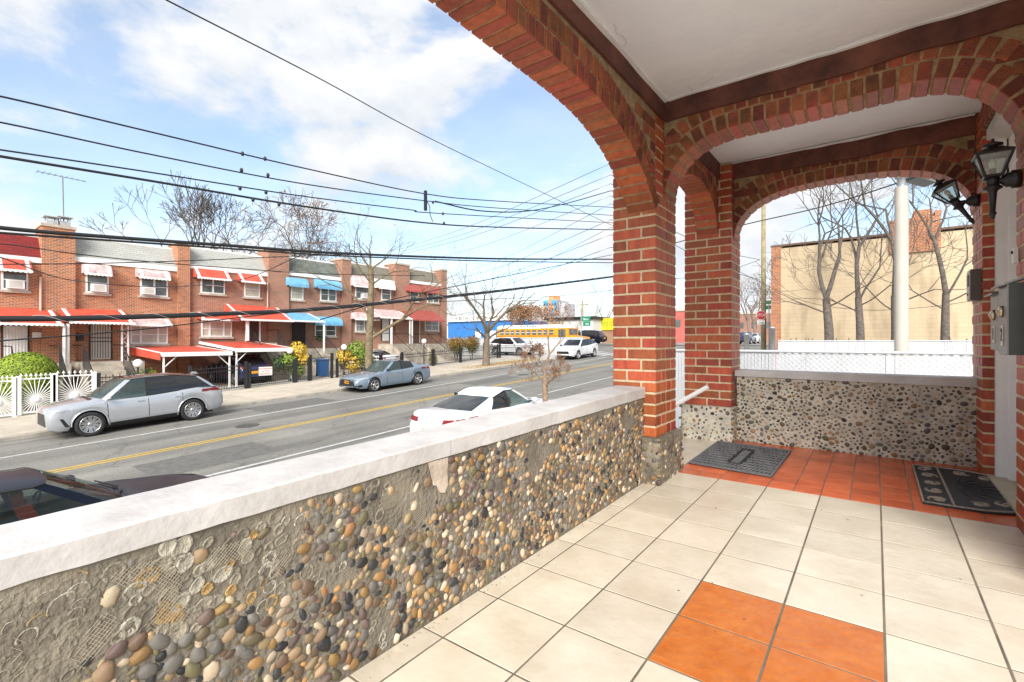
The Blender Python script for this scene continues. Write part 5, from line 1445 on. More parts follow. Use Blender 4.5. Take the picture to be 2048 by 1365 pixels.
# school bus
M_BUS = mat('bus_yellow', (.72, .30, .012), .4, .05, 2); M_BUSW = mat('bus_white', (.80, .79, .75), .5, .05, 2)
def bus(label, x0, x1, yc):
    zb = gz(yc); L = x1 - x0
    t = thing('school_bus', label, 'bus', (x0, yc, zb))
    w = 1.2; bl = L - 1.75
    b = MB(); b.box(0, bl, -w, w, .45, 2.35); b.build('bus_body', M_BUS, t)
    rf_ = [(-w, 2.352)] + [(-w * cos(pi * k / 12), 2.42 + .42 * sin(pi * k / 12)) for k in range(13)] + [(w, 2.352)]
    MB().prism(rf_, .0, bl, 'x').build('roof', M_BUSW, t)
    MB().prism([(bl + .001, .5), (bl + 1.55, .5), (bl + 1.75, .8), (bl + 1.62, 1.28), (bl + .001, 1.5)], -w * .86, w * .86, 'y').build('hood', M_BUS, t)
    n = 10; a = .55
    for k in range(n):
        x = a + k * (bl - 2.35) / n; wi = (bl - 2.35) / n - .22
        e = empty_part('window', t)
        MB().box(x, x + wi, -w - .012, -w - .001, 1.55, 2.16).build('pane', W_GLASS, e); MB().box(x, x + wi, -w - .02, -w - .013, 1.85, 1.90).build('sash', M_BUSW, e)
    MB().box(bl - 1.35, bl - .35, -w - .014, -w - .001, .62, 2.2).build('door', W_GLASS, t)
    MB().box(bl - .87, bl - .83, -w - .03, -w - .015, .62, 2.2).build('door_bar', M_TRIM, t)
    for z in (.85, 1.12, 1.4): MB().box(.0, bl - 1.45, -w - .02, -w - .001, z, z + .05).build('rub_rail', M_TRIM, t)
    MB().box(bl + .001, bl + .02, -w * .8, w * .8, 1.55, 2.25).build('windshield', W_GLASS, t)
    MB().box(bl + 1.5, bl + 1.85, -w * .95, w * .95, .42, .66).build('bumper', M_TRIM, t)
    for x in (1.9, bl + .75):
        for s in (1, -1):
            wh = empty_part('wheel', t); wh.location = (x, s * (w - .12), .5)
            MB().lathe([(.28, -.13), (.47, -.13), (.5, -.08), (.5, .08), (.47, .13), (.28, .13)], 22, Matrix.Rotation(pi / 2, 4, 'X')).build('tyre', M_TYRE, wh)
            MB().lathe([(.0, -.1), (.28, -.1), (.28, .1), (.0, .1)], 16, Matrix.Rotation(pi / 2, 4, 'X')).build('rim', M_RIMD, wh)
    o = put('lettering', text_mesh('lettering', 'RV5042', .40, M_TRIM, .004, sx=2.0), t)
    M = Matrix(((1, 0, 0), (0, .42, -.907), (0, .907, .42))).to_4x4(); M.translation = Vector((bl * .46, -w * .935, 2.615)); o.matrix_basis = M
    MB().lathe([(0, -.09), (.16, -.06), (.18, 0), (.16, .06), (0, .09)], 10, Matrix.Translation((bl + 1.3, -w * .85, 1.75)) @ Matrix.Scale(.5, 4, (1, 0, 0))).build('mirror', M_TRIM, t)
    return t
xb0, xb1 = on_y(994, 690, 49.0).x, on_y(1163, 690, 49.0).x
bus('long yellow school bus with a white roof on the side street', xb0, xb1, 50.2)
# ------------------------------------------------------------------ small things on the porch
def lantern(label, base, out, tilt=0.0, group='black wall lanterns'):
    """coach lantern on a round wall plate; base on the wall, lamp hangs towards -X"""
    t = thing('wall_lantern', label, 'lamp', base, 0, group)
    T = Matrix.Rotation(tilt, 4, 'Y') @ Matrix.Scale(.88, 4)
    RY = Matrix.Rotation(-pi / 2, 4, 'Y')
    MB().lathe([(0, 0), (.045, 0), (.045, .03), (.036, .036), (.036, .05), (.014, .07), (.013, out - .02)], 14, RY).build('wall_plate', M_BLK, t)
    ax = Matrix.Translation((-out, 0, 0)) @ T
    MB().lathe([(0, -.215), (.006, -.21), (.012, -.20), (.010, -.195), (.016, -.185), (.017, -.175), (.012, -.17), (.019, -.06), (.024, -.05), (.042, -.04), (.044, -.034), (.030, -.022), (.026, -.015), (.030, 0), (.030, .02), (.022, .03)], 14, ax).build('lamp_stem', M_BLK, t)
    def ring4(h, z): return [(sx * h, sy * h, z) for sx, sy in ((-1, -1), (1, -1), (1, 1), (-1, 1))]
    z0, z1, h0, h1 = .03, .155, .036, .075
    f = MB()
    for i in range(4):
        a0, a1 = Vector(ring4(h0, z0)[i]), Vector(ring4(h1, z1)[i]); f.tube([ax @ a0, ax @ a1], .006, 4)
        b0, b1 = Vector(ring4(h1, z1)[i]), Vector(ring4(h1, z1)[(i + 1) % 4]); f.tube([ax @ b0, ax @ b1], .007, 4)
        c0, c1 = Vector(ring4(h0, z0)[i]), Vector(ring4(h0, z0)[(i + 1) % 4]); f.tube([ax @ c0, ax @ c1], .007, 4)
    f.build('lamp_frame', M_BLK, t)
    g_ = glass('lantern_glass', (.75, .76, .72), .72, .08)
    for i in range(4):
        q = [ring4(h0 * .97, z0 + .004)[i], ring4(h0 * .97, z0 + .004)[(i + 1) % 4], ring4(h1 * .97, z1 - .004)[(i + 1) % 4], ring4(h1 * .97, z1 - .004)[i]]
        MB().add([ax @ Vector(p) for p in q], [(0, 1, 2, 3)]).build('pane', g_, t)
    rfm = MB(); top = ring4(.034, .19); lo = ring4(.082, .158)
    rfm.add([ax @ Vector(p) for p in lo + top], [(0, 1, 5, 4), (1, 2, 6, 5), (2, 3, 7, 6), (3, 0, 4, 7), (4, 5, 6, 7), (3, 2, 1, 0)])
    rfm.lathe([(.020, .19), (.020, .20), (.046, .205), (.044, .215), (.015, .228), (.006, .235), (.007, .245), (0, .25)], 12, ax)
    rfm.build('lamp_roof', M_BLK, t)
    MB().lathe([(.016, .02), (.016, .075), (0, .076)], 10, ax).build('bulb_socket', M_TRIM, t)
    MB().lathe([(.010, .075), (.016, .09), (.020, .108), (.012, .128), (0, .133)], 10, ax).build('bulb', mat('bulb_glass', (.8, .76, .66), .15), t)
    return t
lantern('upright black coach lantern above the two mailboxes', (.569, 3.40, .80), .098)
lantern('crooked black coach lantern leaning over beyond the door', (.579, 4.66, .985), .12, radians(-30))
# mailboxes
M_STL = mat('mailbox_steel', (.17, .165, .155), .38, .12, 6, .1, 50, metal=.5); M_STLD = mat('mailbox_side', (.028, .03, .026), .45, .2, 8)
M_BRS = mat('lock_brass', (.62, .52, .36), .3, metal=.9)
def mailbox(label, num, y0, y1, z0, z1, xo):
    t = thing('mailbox', label, 'mailbox', (.569, (y0 + y1) / 2, z0), 0, 'steel mailboxes by the door')
    d = .569 - xo; w = (y1 - y0) / 2; h = z1 - z0
    MB().box(-d + .006, -.001, -w, w, 0, h).build('box_body', [M_STLD], t)
    MB().box(-d, -d + .0055, -w + .003, w - .003, .003, h - .003).build('front_plate', M_STL, t)
    MB().prism([(-d - .022, h - .012), (-.001, h + .035), (-.001, h + .043), (-d - .024, h - .003)], -w - .008, w + .008, 'y').build('lid', M_STL, t)
    MB().lathe([(0, 0), (.026, 0), (.026, .008), (.018, .014), (.010, .014), (.008, .02), (0, .02)], 16, Matrix.Translation((-d - .0005, 0, h * .62)) @ Matrix.Rotation(-pi / 2, 4, 'Y')).build('lock_disc', M_BRS, t)
    MB().box(-d - .003, -d - .0005, -.019, .019, h * .13, h * .42).build('number_plate', mat('number_plate_silver', (.62, .60, .55), .5), t)
    o = put('lettering', text_mesh('lettering', num, .085, M_BLK, .001), t)
    M = FACE_W.to_4x4(); M.translation = Vector((-d - .0045, 0, h * .275)); o.matrix_basis = M
mailbox('narrow steel mailbox numbered 1 beside the front door', '1', 3.245, 3.435, -.045, .235, .468)
mailbox('steel mailbox numbered 2 with a dark side, nearest the lens', '2', 3.005, 3.205, -.062, .255, .462)
# intercom and door bell
ic = thing('intercom_box', 'small brown intercom box on the brick jamb beyond the door', 'intercom', (.579, 4.64, .28))
MB().box(-.055, -.001, -.075, .075, -.0, .215).build('case', mat('intercom_brown', (.085, .06, .045), .4), ic)
MB().box(-.060, -.0555, -.065, .065, .01, .205).build('face_plate', mat('intercom_face', (.45, .42, .38), .4), ic)
MB().box(-.064, -.0605, -.035, .035, .10, .18).build('speaker_slots', M_TRIM, ic)
MB().lathe([(0, 0), (.008, 0), (.006, .006), (0, .006)], 8, Matrix.Translation((-.0605, 0, .045)) @ Matrix.Rotation(-pi / 2, 4, 'Y')).build('button', M_TRIM, ic)
db = thing('door_bell', 'small white door bell on the brick jamb above the mailboxes', 'door bell', (.569, 3.455, .39))
MB().box(-.018, -.001, -.016, .016, 0, .075).build('case', W_WHITE, db); MB().lathe([(0, 0), (.009, 0), (.007, .006), (0, .006)], 8, Matrix.Translation((-.0185, 0, .055)) @ Matrix.Rotation(-pi / 2, 4, 'Y')).build('button', M_TRIM, db)
# handrail of the steps
hr = thing('step_handrail', 'white tube handrail running down the porch steps', 'handrail', (0, 0, 0))
p0, p1 = on_y(1416, 774, 4.5), on_y(1352, 809, 4.5); dv = (p1 - p0)
MB().tube([p0, p0 + dv * 8.2], .021, 10).build('rail_tube', A_WHT, hr)
for k in (1.2, 4.5, 8.0):
    q = p0 + dv * k; MB().tube([q, (q.x, q.y, floor_z(4.1) - .03 - max(0, (-1.505 - q.x)) * .69)], .016, 8).build('rail_post', A_WHT, hr)

# door mats lie on the sloping floor
def mat_frame(o): o.rotation_euler = (math.atan(.0179), 0, 0)
def ofl(px, py):
    d = ray(px, py); t_ = -1 / (d.z - .0179 * d.y); return d * t_
c4 = [ofl(1376.8, 928), ofl(1435.6, 885), ofl(1583, 904), ofl(1543, 957)]
m1 = thing('door_mat', 'rectangular grey rubber mat with an open stone pattern by the steps', 'door mat', sum(c4, Vector()) / 4 + Vector((0, 0, .002)), 0, 'rubber door mats'); mat_frame(m1)
loc = [p - m1.location for p in c4]
nx, ny = 19, 11
def q4(u, v, z): 
    p = (loc[0] * (1 - u) + loc[3] * u) * (1 - v) + (loc[1] * (1 - u) + loc[2] * u) * v; return (p.x, p.y, z)
MB().add([q4(0, 0, 0), q4(1, 0, 0), q4(1, 1, 0), q4(0, 1, 0), q4(0, 0, .006), q4(1, 0, .006), q4(1, 1, .006), q4(0, 1, .006)],
         [(0, 1, 5, 4), (1, 2, 6, 5), (2, 3, 7, 6), (3, 0, 4, 7), (4, 5, 6, 7), (3, 2, 1, 0)]).build('mat_base', M_RUB, m1)
b = MB()
for (u0, u1, v0, v1) in ((0, 1, 0, .035), (0, 1, .965, 1), (0, .025, .035, .965), (.975, 1, .035, .965)):
    b.add([q4(u0, v0, .006), q4(u1, v0, .006), q4(u1, v1, .006), q4(u0, v1, .006), q4(u0, v0, .013), q4(u1, v0, .013), q4(u1, v1, .013), q4(u0, v1, .013)], [(0, 1, 5, 4), (1, 2, 6, 5), (2, 3, 7, 6), (3, 0, 4, 7), (4, 5, 6, 7)])
for i in range(nx):                                                    # raised web between the stone shaped holes
    for j in range(ny):
        u, v = .03 + .94 * (i + (.5 if j % 2 else 0)) / nx, .04 + .92 * (j + .5) / ny
        if u > .96 or (.40 < u < .60 and .18 < v < .82): continue
        n = 7; a0 = R.uniform(0, 6); V = []
        for rr, z in ((1.12, .0062), (1.02, .012), (.74, .012), (.66, .0065)):
            for k in range(n):
                a = a0 + 2 * pi * k / n; rj = rr * (1 + .18 * sin(a * 2 + i + j))
                V.append(q4(min(.98, max(.02, u + .029 * rj * cos(a))), min(.97, max(.03, v + .050 * rj * sin(a))), z))
        b.add(V, [(r * n + k, r * n + (k + 1) % n, (r + 1) * n + (k + 1) % n, (r + 1) * n + k) for r in range(3) for k in range(n)])
stuff(b.build('raised_web', M_RUBG, m1))
b = MB()
for (u0, u1, v0, v1) in ((.42, .58, .20, .23), (.42, .58, .77, .80), (.42, .435, .23, .77), (.565, .58, .23, .77)):
    b.add([q4(u0, v0, .006), q4(u1, v0, .006), q4(u1, v1, .006), q4(u0, v1, .006), q4(u0, v0, .014), q4(u1, v0, .014), q4(u1, v1, .014), q4(u0, v1, .014)], [(0, 1, 5, 4), (1, 2, 6, 5), (2, 3, 7, 6), (3, 0, 4, 7), (4, 5, 6, 7)])
b.build('panel_frame', M_RUB, m1)
for k in range(7):                                                     # strokes of the worn moulded word
    v = .26 + k * .072; b = MB()
    for u0, u1 in ((.45, .55),):
        b.add([q4(u0, v, .006), q4(u1, v, .006), q4(u1, v + .036, .006), q4(u0, v + .036, .006), q4(u0, v, .012), q4(u1, v, .012), q4(u1, v + .036, .012), q4(u0, v + .036, .012)], [(0, 1, 5, 4), (1, 2, 6, 5), (2, 3, 7, 6), (3, 0, 4, 7), (4, 5, 6, 7)])
    b.build('letter', M_RUBG, m1)
a_, b_ = ofl(1824.6, 932), ofl(1847, 1009.5)
m2 = thing('door_mat', 'half round black rubber mat with tan scrolls before the front door', 'door mat', (a_ + b_) / 2 + Vector((0, 0, .002)), 0, 'rubber door mats'); mat_frame(m2)
ed = (b_ - a_); hl = ed.length / 2; ev = ed.normalized(); ou = Vector((-ev.y, ev.x, 0)); ou = ou if ou.x > 0 else -ou
DP = .56
def hp(s, d, z): p = ev * s + ou * d; return (p.x, p.y, z)
def outline(k, z, n=22):
    pts = [(-hl * k, .0 + (1 - k) * .06)] ; pts += [(-hl * k * cos(pi * i / n), .17 + (DP * k - .17) * sin(pi * i / n) ** .8 if 0 < i < n else .17) for i in range(n + 1)]; pts += [(hl * k, (1 - k) * .06)]
    return [hp(s, d, z) for s, d in pts]
o0, o1 = outline(1, 0), outline(1, .009); n = len(o0)
MB().add(o0 + o1, [tuple(range(n - 1, -1, -1)), tuple(range(n, 2 * n))] + [(i, (i + 1) % n, n + (i + 1) % n, n + i) for i in range(n)]).build('mat_base', M_RUB, m2)
MB().tube(outline(.97, .010) + [outline(.97, .010)[0]], .006, 5).build('rim', M_RUBT, m2)
MB().tube([hp(-hl * .95, .135, .010), hp(hl * .95, .135, .010)], .007, 5).build('rib', M_RUBT, m2)
def scroll(s, d, r, turn, a0):
    pts = []
    for k in range(22):
        a = a0 + turn * k * .36; rr = r * (1 - k / 25); pts.append(hp(s + rr * cos(a), d + rr * sin(a), .0105))
    MB().tube(pts, [.004 + .0075 * sin(pi * k / 21) for k in range(22)], 5).build('scroll', M_RUBT, m2)
for k in range(5): scroll(-hl * .78 + k * hl * .39, .070, .046, 1 if k % 2 else -1, k * 1.3)
for k in range(7):
    a = pi * (k + .5) / 7; scroll(-hl * .76 * cos(a), .185 + .29 * sin(a), .047, 1 if k % 2 else -1, a + 1)
for k in range(9):
    a = pi * (k + .5) / 9; MB().tube([hp(-hl * .12 * cos(a), .19 + .03 * sin(a), .010), hp(-hl * .38 * cos(a), .2 + .12 * sin(a), .012), hp(-hl * .55 * cos(a), .2 + .2 * sin(a), .010)], [.003, .006, .002], 5).build('petal', M_RUB, m2)

# ------------------------------------------------------------------ trees
M_BARK = mat('bark', (.16, .125, .085), .95, .35, 9, .8, 35); M_BARKG = mat('bark_grey', (.12, .10, .085), .95, .35, 9, .8, 35); M_TWIG = mat('twigs', (.15, .11, .08), .95, .25, 9)
def branch(tr, p, d, l, r, dep, o, first=False):
    n = 3 if dep > 1 else 2
    pts, rad = [p], [r]; q = p.copy(); dd = d.copy()
    for k in range(n):
        dd = (dd + Vector((R.gauss(0, 1), R.gauss(0, 1), R.gauss(0, 1))) * o['wig'] + Vector((0, 0, o['up']))).normalized()
        q = q + dd * (l / n); pts.append(q.copy()); rad.append(r * (1 - (1 - o['tap']) * (k + 1) / n))
    tr.tube(pts, [max(q_, o.get('minr', 0)) for q_ in rad], 6 if r > .05 else (4 if r > .015 else 3), cap=False)
    o['tips'].append((q, dd, dep))
    if dep == 0: return
    kids = R.choice(o['kids'])
    for k in range(kids):
        a = R.uniform(*o['spread']); ax = dd.orthogonal(); ax.rotate(Matrix.Rotation(2 * pi * (k + R.uniform(-.25, .25)) / kids + dep, 3, dd)); nd = (Matrix.Rotation(a, 3, ax.normalized()) @ dd)
        at = q if k == 0 or R.random() < .55 else pts[-2] + (q - pts[-2]) * R.random()
        branch(tr, at, nd, l * R.uniform(*o['len']), rad[-1] * (R.uniform(.62, .82)), dep - 1, o)
def tree(label, loc, h, r, dep=5, seed=1, trunk=None, limbs=None, name='bare_tree', bark=None, leaf=None, group=None, **kw):
    """trunk polyline (local), then limbs grown from its end or from given starts"""
    global R
    keep = R; R = random.Random(seed)
    t = thing(name, label, 'tree', loc, 0, group)
    o = dict(wig=.13, up=.05, tap=.72, kids=(2, 2, 3), spread=(.3, .72), len=(.66, .86), tips=[]); o.update(kw)
    trunk = trunk or [(0, 0, 0), (0.02 * h, 0, h * .15), (0, .01 * h, h * .30)]
    k = len(trunk)
    MB().tube([(trunk[0][0], trunk[0][1], -.15)] + list(trunk), [r * 1.35] + [r * (1.15 - .35 * i / (k - 1)) for i in range(k)], 9).build('trunk', bark or M_BARK, t)
    cr = MB(); e = Vector(trunk[-1]); 
    for (st, di, l, rr) in (limbs or [(e, Vector((cos(a) * .5, sin(a) * .5, 1)).normalized(), h * .24, r * .6) for a in [2 * pi * i / 3 + seed for i in range(3)]]):
        branch(cr, Vector(st), Vector(di).normalized(), l, rr, dep, o)
    mats = [bark or M_BARK]
    if leaf:
        lm, num, sz, amount = leaf
        mats += lm
        for (q, dd, dp) in o['tips']:
            if dp > num or R.random() > amount: continue
            for _ in range(R.randint(1, 3)):
                u = Vector((R.gauss(0, 1), R.gauss(0, 1), R.gauss(0, 1))).normalized() * sz; v = u.orthogonal().normalized() * sz * .5; c = q + Vector((R.gauss(0, sz), R.gauss(0, sz), R.gauss(0, sz)))
                cr.add([c - u, c + v, c + u, c - v], [(0, 1, 2, 3)], 1 + R.randrange(len(lm)))
    cr.build('crown', mats, t)
    R = keep
    return t
def gp(px, X=None, Y=None, lift=0.0):
    d = ray(px, 690); t = (X / d.x) if X is not None else (Y / d.y); return Vector((d.x * t, d.y * t, gz(d.y * t) + lift))
# big bare trees behind the houses
seedbits = ([mat('seed_rust', (.30, .15, .075), .9, .3, 9)], 1, .09, .35)
tree('tall bare tree behind the orange brick houses, left of the other roof trees', gp(345, X=-46) , 10.5, .24, 6, 11, minr=.017, kids=(2, 2, 3), spread=(.22, .55), up=.07, trunk=[(0, 0, 0), (.2, .3, 4), (.1, .5, 6.5)], bark=M_BARKG)
tree('tall bare tree rising behind the second narrow chimney', gp(430, X=-46), 10.0, .22, 6, 5, minr=.017, kids=(2, 2, 3), spread=(.25, .6), up=.05, trunk=[(0, 0, 0), (0, .3, 4), (.1, .7, 7)], bark=M_BARKG)
tree('broad bare tree with rusty seed clusters behind the blue awning house', gp(590, X=-46), 11.5, .24, 6, 21, minr=.017, kids=(2, 3), spread=(.3, .72), up=.02, trunk=[(0, 0, 0), (0, -.3, 4), (.1, -.2, 7)], bark=M_BARKG, leaf=seedbits)
tree('low bare tree with rusty seed clusters behind the middle chimneys', gp(640, X=-50), 10.5, .2, 6, 33, minr=.015, kids=(2, 3), spread=(.3, .75), up=.0, trunk=[(0, 0, 0), (0, .3, 3), (.1, .4, 6)], bark=M_BARKG, leaf=seedbits)
# leaning street tree in front of the fifth house
tp = gp(737, X=-25.0, lift=.12); sc_ = 25.0 / abs(ray(737, 690).x)
def loc_px(px, py, X): v = on_x(px, py, X) - tp; return (v.x, v.y, v.z)
tk = [(0, 0, 0), loc_px(738, 680, -25.1), loc_px(741, 640, -25.1), loc_px(741, 600, -25.2), loc_px(743, 570, -25.2), loc_px(741, 540, -25.2)]
tree('leaning street tree with a forked mossy trunk before the pale awnings', tp, 8, .21, 5, 8, trunk=tk, name='street_tree', bark=mat('bark_mossy', (.165, .13, .075), .95, .35, 6, .8, 30),
     limbs=[(tk[1], Vector(loc_px(800, 640, -23.8)) - Vector(tk[1]), 2.6, .13), (tk[2], Vector(loc_px(690, 570, -25.6)) - Vector(tk[2]), 2.2, .075), (tk[5], (0, .1, 1), .95, .085), (tk[5], (.4, .7, .7), 1.0, .07), (tk[5], (-.2, -.8, .7), 1.0, .07), (tk[4], (.3, .9, .7), 1.6, .07), (tk[4], (0, -.9, .5), 1.6, .06)],
     kids=(2, 2, 3), spread=(.3, .75), leaf=([L_RUST], 0, .05, .12))
tp2 = gp(972, X=-22.6, lift=.12)
tree('bare spreading street tree by the kerb left of the white SUV', tp2, 7.5, .24, 6, 14, name='street_tree', trunk=[(0, 0, 0), (0, .05, 1.2), (0, .1, 2.35)], spread=(.28, .7), up=.03,
     limbs=[((0, .1, 2.3), (.1, -.75, .85), 2.0, .13), ((0, .1, 2.35), (.2, .6, .9), 2.1, .13), ((0, .1, 2.3), (-.3, .1, 1), 2.0, .12), ((0, .1, 2.2), (.4, -.2, .9), 1.9, .10), ((0, .05, 1.9), (.1, .95, .45), 1.8, .09), ((0, .05, 2.0), (0, -.95, .5), 1.7, .08)])
tp3 = gp(1090, X=-7.25, lift=.12)
tree('small young street tree with withered brown twigs near the parapet', tp3, 3.6, .085, 6, 9, minr=.004, name='young_tree', trunk=[(0, 0, 0), (.02, 0, .9), (-.02, .02, 1.55)], up=.10, spread=(.3, .75), len=(.6, .82), wig=.18, kids=(2, 2, 3),
     limbs=[((-.02, .02, 1.5), (0, .1, 1), .72, .045), ((0, 0, 1.35), (.3, .8, .35), .40, .026), ((0, 0, 1.4), (-.3, -.8, .4), .40, .026), ((0, 0, 1.3), (.7, -.5, .3), .38, .024), ((0, .02, 1.5), (-.6, .5, .5), .40, .024)], bark=mat('bark_young', (.25, .175, .12), .95, .3, 12, .6, 40), leaf=([mat('leaf_withered', (.20, .085, .04), .9, .3, 9)], 2, .026, .4))
# russet dense tree behind the bus
d_ = gp(1060, Y=60)
tree('dense russet brown tree behind the school bus', d_, 6.4, .2, 6, 17, name='russet_tree', trunk=[(0, 0, 0), (0, 0, .5), (0, 0, 1.0)], kids=(3, 3), spread=(.35, .85), up=.05, leaf=([mat('leaf_rust_3', (.22, .105, .05), .8, .3, 5), mat('leaf_rust_2', (.30, .155, .075), .8, .3, 5)], 5, .12, .7))
# trees before the tan wall
for px, lab, sd, lean, hh, rr in ((1660, 'forked bare tree left of the others before the tan wall', 3, -.3, 7.8, .19), (1722, 'slim bare tree second from the left before the tan wall', 4, -.2, 8.2, .16),
                             (1792, 'bare tree just behind the white pole', 6, -.1, 8.0, .16), (1890, 'slim bare tree right of the white pole by the jamb', 12, .05, 8.0, .15)):
    q = gp(px, Y=26.5, lift=.9)
    tree(lab, q, hh, rr, 5, sd, wig=.09, minr=.008, trunk=[(0, 0, 0), (lean * .15, 0, 1.6), (lean * .5, 0, 3.0)], bark=M_BARKG, spread=(.3, .72), kids=(2, 2, 3), up=.05, group='trees before the tan wall',
         limbs=([((lean * .5, 0, 3.0), (-.28, .1, 1), 2.0, rr * .6), ((lean * .5, 0, 3.0), (.3, -.1, 1), 2.0, rr * .6)] if sd == 3 else [((lean * .5, 0, 3.0), (lean * .3, .05, 1), 2.3, rr * .72), ((lean * .4, 0, 2.8), (.35, .2, 1), 1.7, rr * .3)])
         + [((lean * .3, 0, 2.3), (-.9, -.2, .5), 1.4, rr * .2), ((lean * .35, 0, 2.6), (.9, -.3, .55), 1.4, rr * .2)])
# far bare trees
for px, Y, lab, sd, hh in ((1210, 88, 'far bare tree above the yellow sign', 31, 12), (905, 92, 'far bare tree over the blue church', 37, 11), (965, 100, 'far bare tree behind the church roof', 38, 11), (1180, 110, 'far bare tree beyond the white building', 39, 10),
                          (1495, 95, 'far pinkish bare tree left of the stop sign', 41, 13), (1508, 75, 'far bare tree behind the stop sign pole', 42, 9)):
    tree(lab, gp(px, Y=Y), hh, .22, 5, sd, bark=mat('bark_far', (.20, .15, .12), .95), kids=(2, 3, 3), group='far bare trees')

# ------------------------------------------------------------------ beyond the end arch
M_VINYL = mat('vinyl_slat', (.52, .53, .55), .45, .06, 6); M_GALV = mat('galvanised', (.42, .44, .46), .4, .15, 8, metal=.6)
def slat_fence(label, x0, x1, y, z0, z1, step):
    f = thing('slat_fence', label, 'fence', group='white slatted chain link fences')
    b = MB(); x = x0; k = 0
    while x < x1:
        b.box(x + step * .07, x + step * .93, y - .006, y + .006, z0, z1 - (.012 if k % 2 else .03)); x += step; k += 1
    stuff(b.build('slat_panel', M_VINYL, f))
    w_ = MB(); s2 = step * 1.15; k = x0
    while k < x1:
        h = z1 - z0
        w_.tube([(k, y - .011, z0), (min(k + h, x1), y - .011, z0 + min(h, x1 - k))], .0016, 3, cap=False)
        w_.tube([(k, y - .012, z1), (min(k + h, x1), y - .012, z1 - min(h, x1 - k))], .0016, 3, cap=False); k += s2 * 1.3
    stuff(w_.build('chain_link', M_VINYL, f))
    MB().tube([(x0, y - .02, z1 + .005), (x1, y - .02, z1 + .005)], .022, 8).build('top_rail', M_VINYL if step > .05 else M_GALV, f)
    n = max(1, int((x1 - x0) / 2.6))
    for k in range(n + 1):
        xx = x0 + (x1 - x0) * k / n; MB().tube([(xx, y + .04, z0 - .4), (xx, y + .04, z1 + .04)], .03, 8).build('post', M_VINYL if k else M_GALV, f)
y1_ = 8.8; slat_fence('white slatted fence just beyond the far parapet', on_y(1340, 705, y1_).x, 3.2, y1_, -2.4, -.172, .052)
y2_ = 24.0; slat_fence('white slatted fence in front of the tan wall trees', on_y(1556, 700, y2_).x, 8.5, y2_, -2.1, .0, .075)
wp = thing('white_pole', 'tall white pole with a floodlight behind the white fence', 'pole', (on_y(1803, 690, 11.9).x, 11.9, -2.6))
hz_ = at_depth(1803, 380, 9.42).z + 2.6
MB().lathe([(.14, 0), (.13, .3), (.112, .4), (.108, hz_)], 16).build('pole_shaft', mat('pole_cream', (.46, .42, .36), .6, .06, 3), wp)
MB().lathe([(.07, hz_), (.07, hz_ + .16), (.11, hz_ + .18), (.09, hz_ + .30), (0, hz_ + .31)], 12).build('lamp_neck', M_GALV, wp)
for s in (1, -1):
    fl_ = empty_part('floodlight', wp); Mx = Matrix.Translation((.05, .1, hz_ + .26)) @ Matrix.Rotation(s * .55, 4, 'Z') @ Matrix.Rotation(.25 * s, 4, 'Y')
    MB().prism([(.05, -.06), (.5, -.09), (.5, .09), (.05, .08)], -.16, .16, 'y', M=Mx).build('housing', mat('lamp_grey', (.16, .17, .18), .5), fl_); MB().box(.501, .506, -.14, .14, -.07, .07, M=Mx).build('lens', W_SHADE, fl_)
def stained_block(name, c1, c2):
    m = bpy.data.materials.new(name); m.use_nodes = True
    N, L = m.node_tree.nodes, m.node_tree.links; b = N['Principled BSDF']; b.inputs['Roughness'].default_value = .92
    t = N.new('ShaderNodeTexCoord'); s_ = N.new('ShaderNodeSeparateXYZ'); cb_ = N.new('ShaderNodeCombineXYZ')
    L.new(t.outputs['Object'], s_.inputs[0]); L.new(s_.outputs[0], cb_.inputs[0]); L.new(s_.outputs[2], cb_.inputs[1])
    br = N.new('ShaderNodeTexBrick'); L.new(cb_.outputs[0], br.inputs['Vector'])
    br.inputs['Color1'].default_value, br.inputs['Color2'].default_value = (*c1, 1), (*c2, 1); br.inputs['Mortar'].default_value = (*[x * .86 for x in c1], 1)
    br.inputs['Brick Width'].default_value = .42; br.inputs['Row Height'].default_value = .21; br.inputs['Mortar Size'].default_value = .008; br.inputs['Scale'].default_value = 1
    mp_ = N.new('ShaderNodeMapping'); mp_.inputs['Scale'].default_value = (1, .22, 1); L.new(cb_.outputs[0], mp_.inputs[0])
    n = N.new('ShaderNodeTexNoise'); n.inputs['Scale'].default_value = 1.1; n.inputs['Detail'].default_value = 8; L.new(mp_.outputs[0], n.inputs['Vector'])
    r = N.new('ShaderNodeValToRGB'); r.color_ramp.elements[0].position, r.color_ramp.elements[1].position = .30, .52; r.color_ramp.elements[0].color, r.color_ramp.elements[1].color = (.48, .45, .43, 1), (1, 1, 1, 1); L.new(n.outputs['Fac'], r.inputs[0])
    x = N.new('ShaderNodeMix'); x.data_type = 'RGBA'; x.blend_type = 'MULTIPLY'; x.inputs[0].default_value = .8; L.new(br.outputs['Color'], x.inputs[6]); L.new(r.outputs[0], x.inputs[7]); L.new(x.outputs[2], b.inputs['Base Color'])
    return m
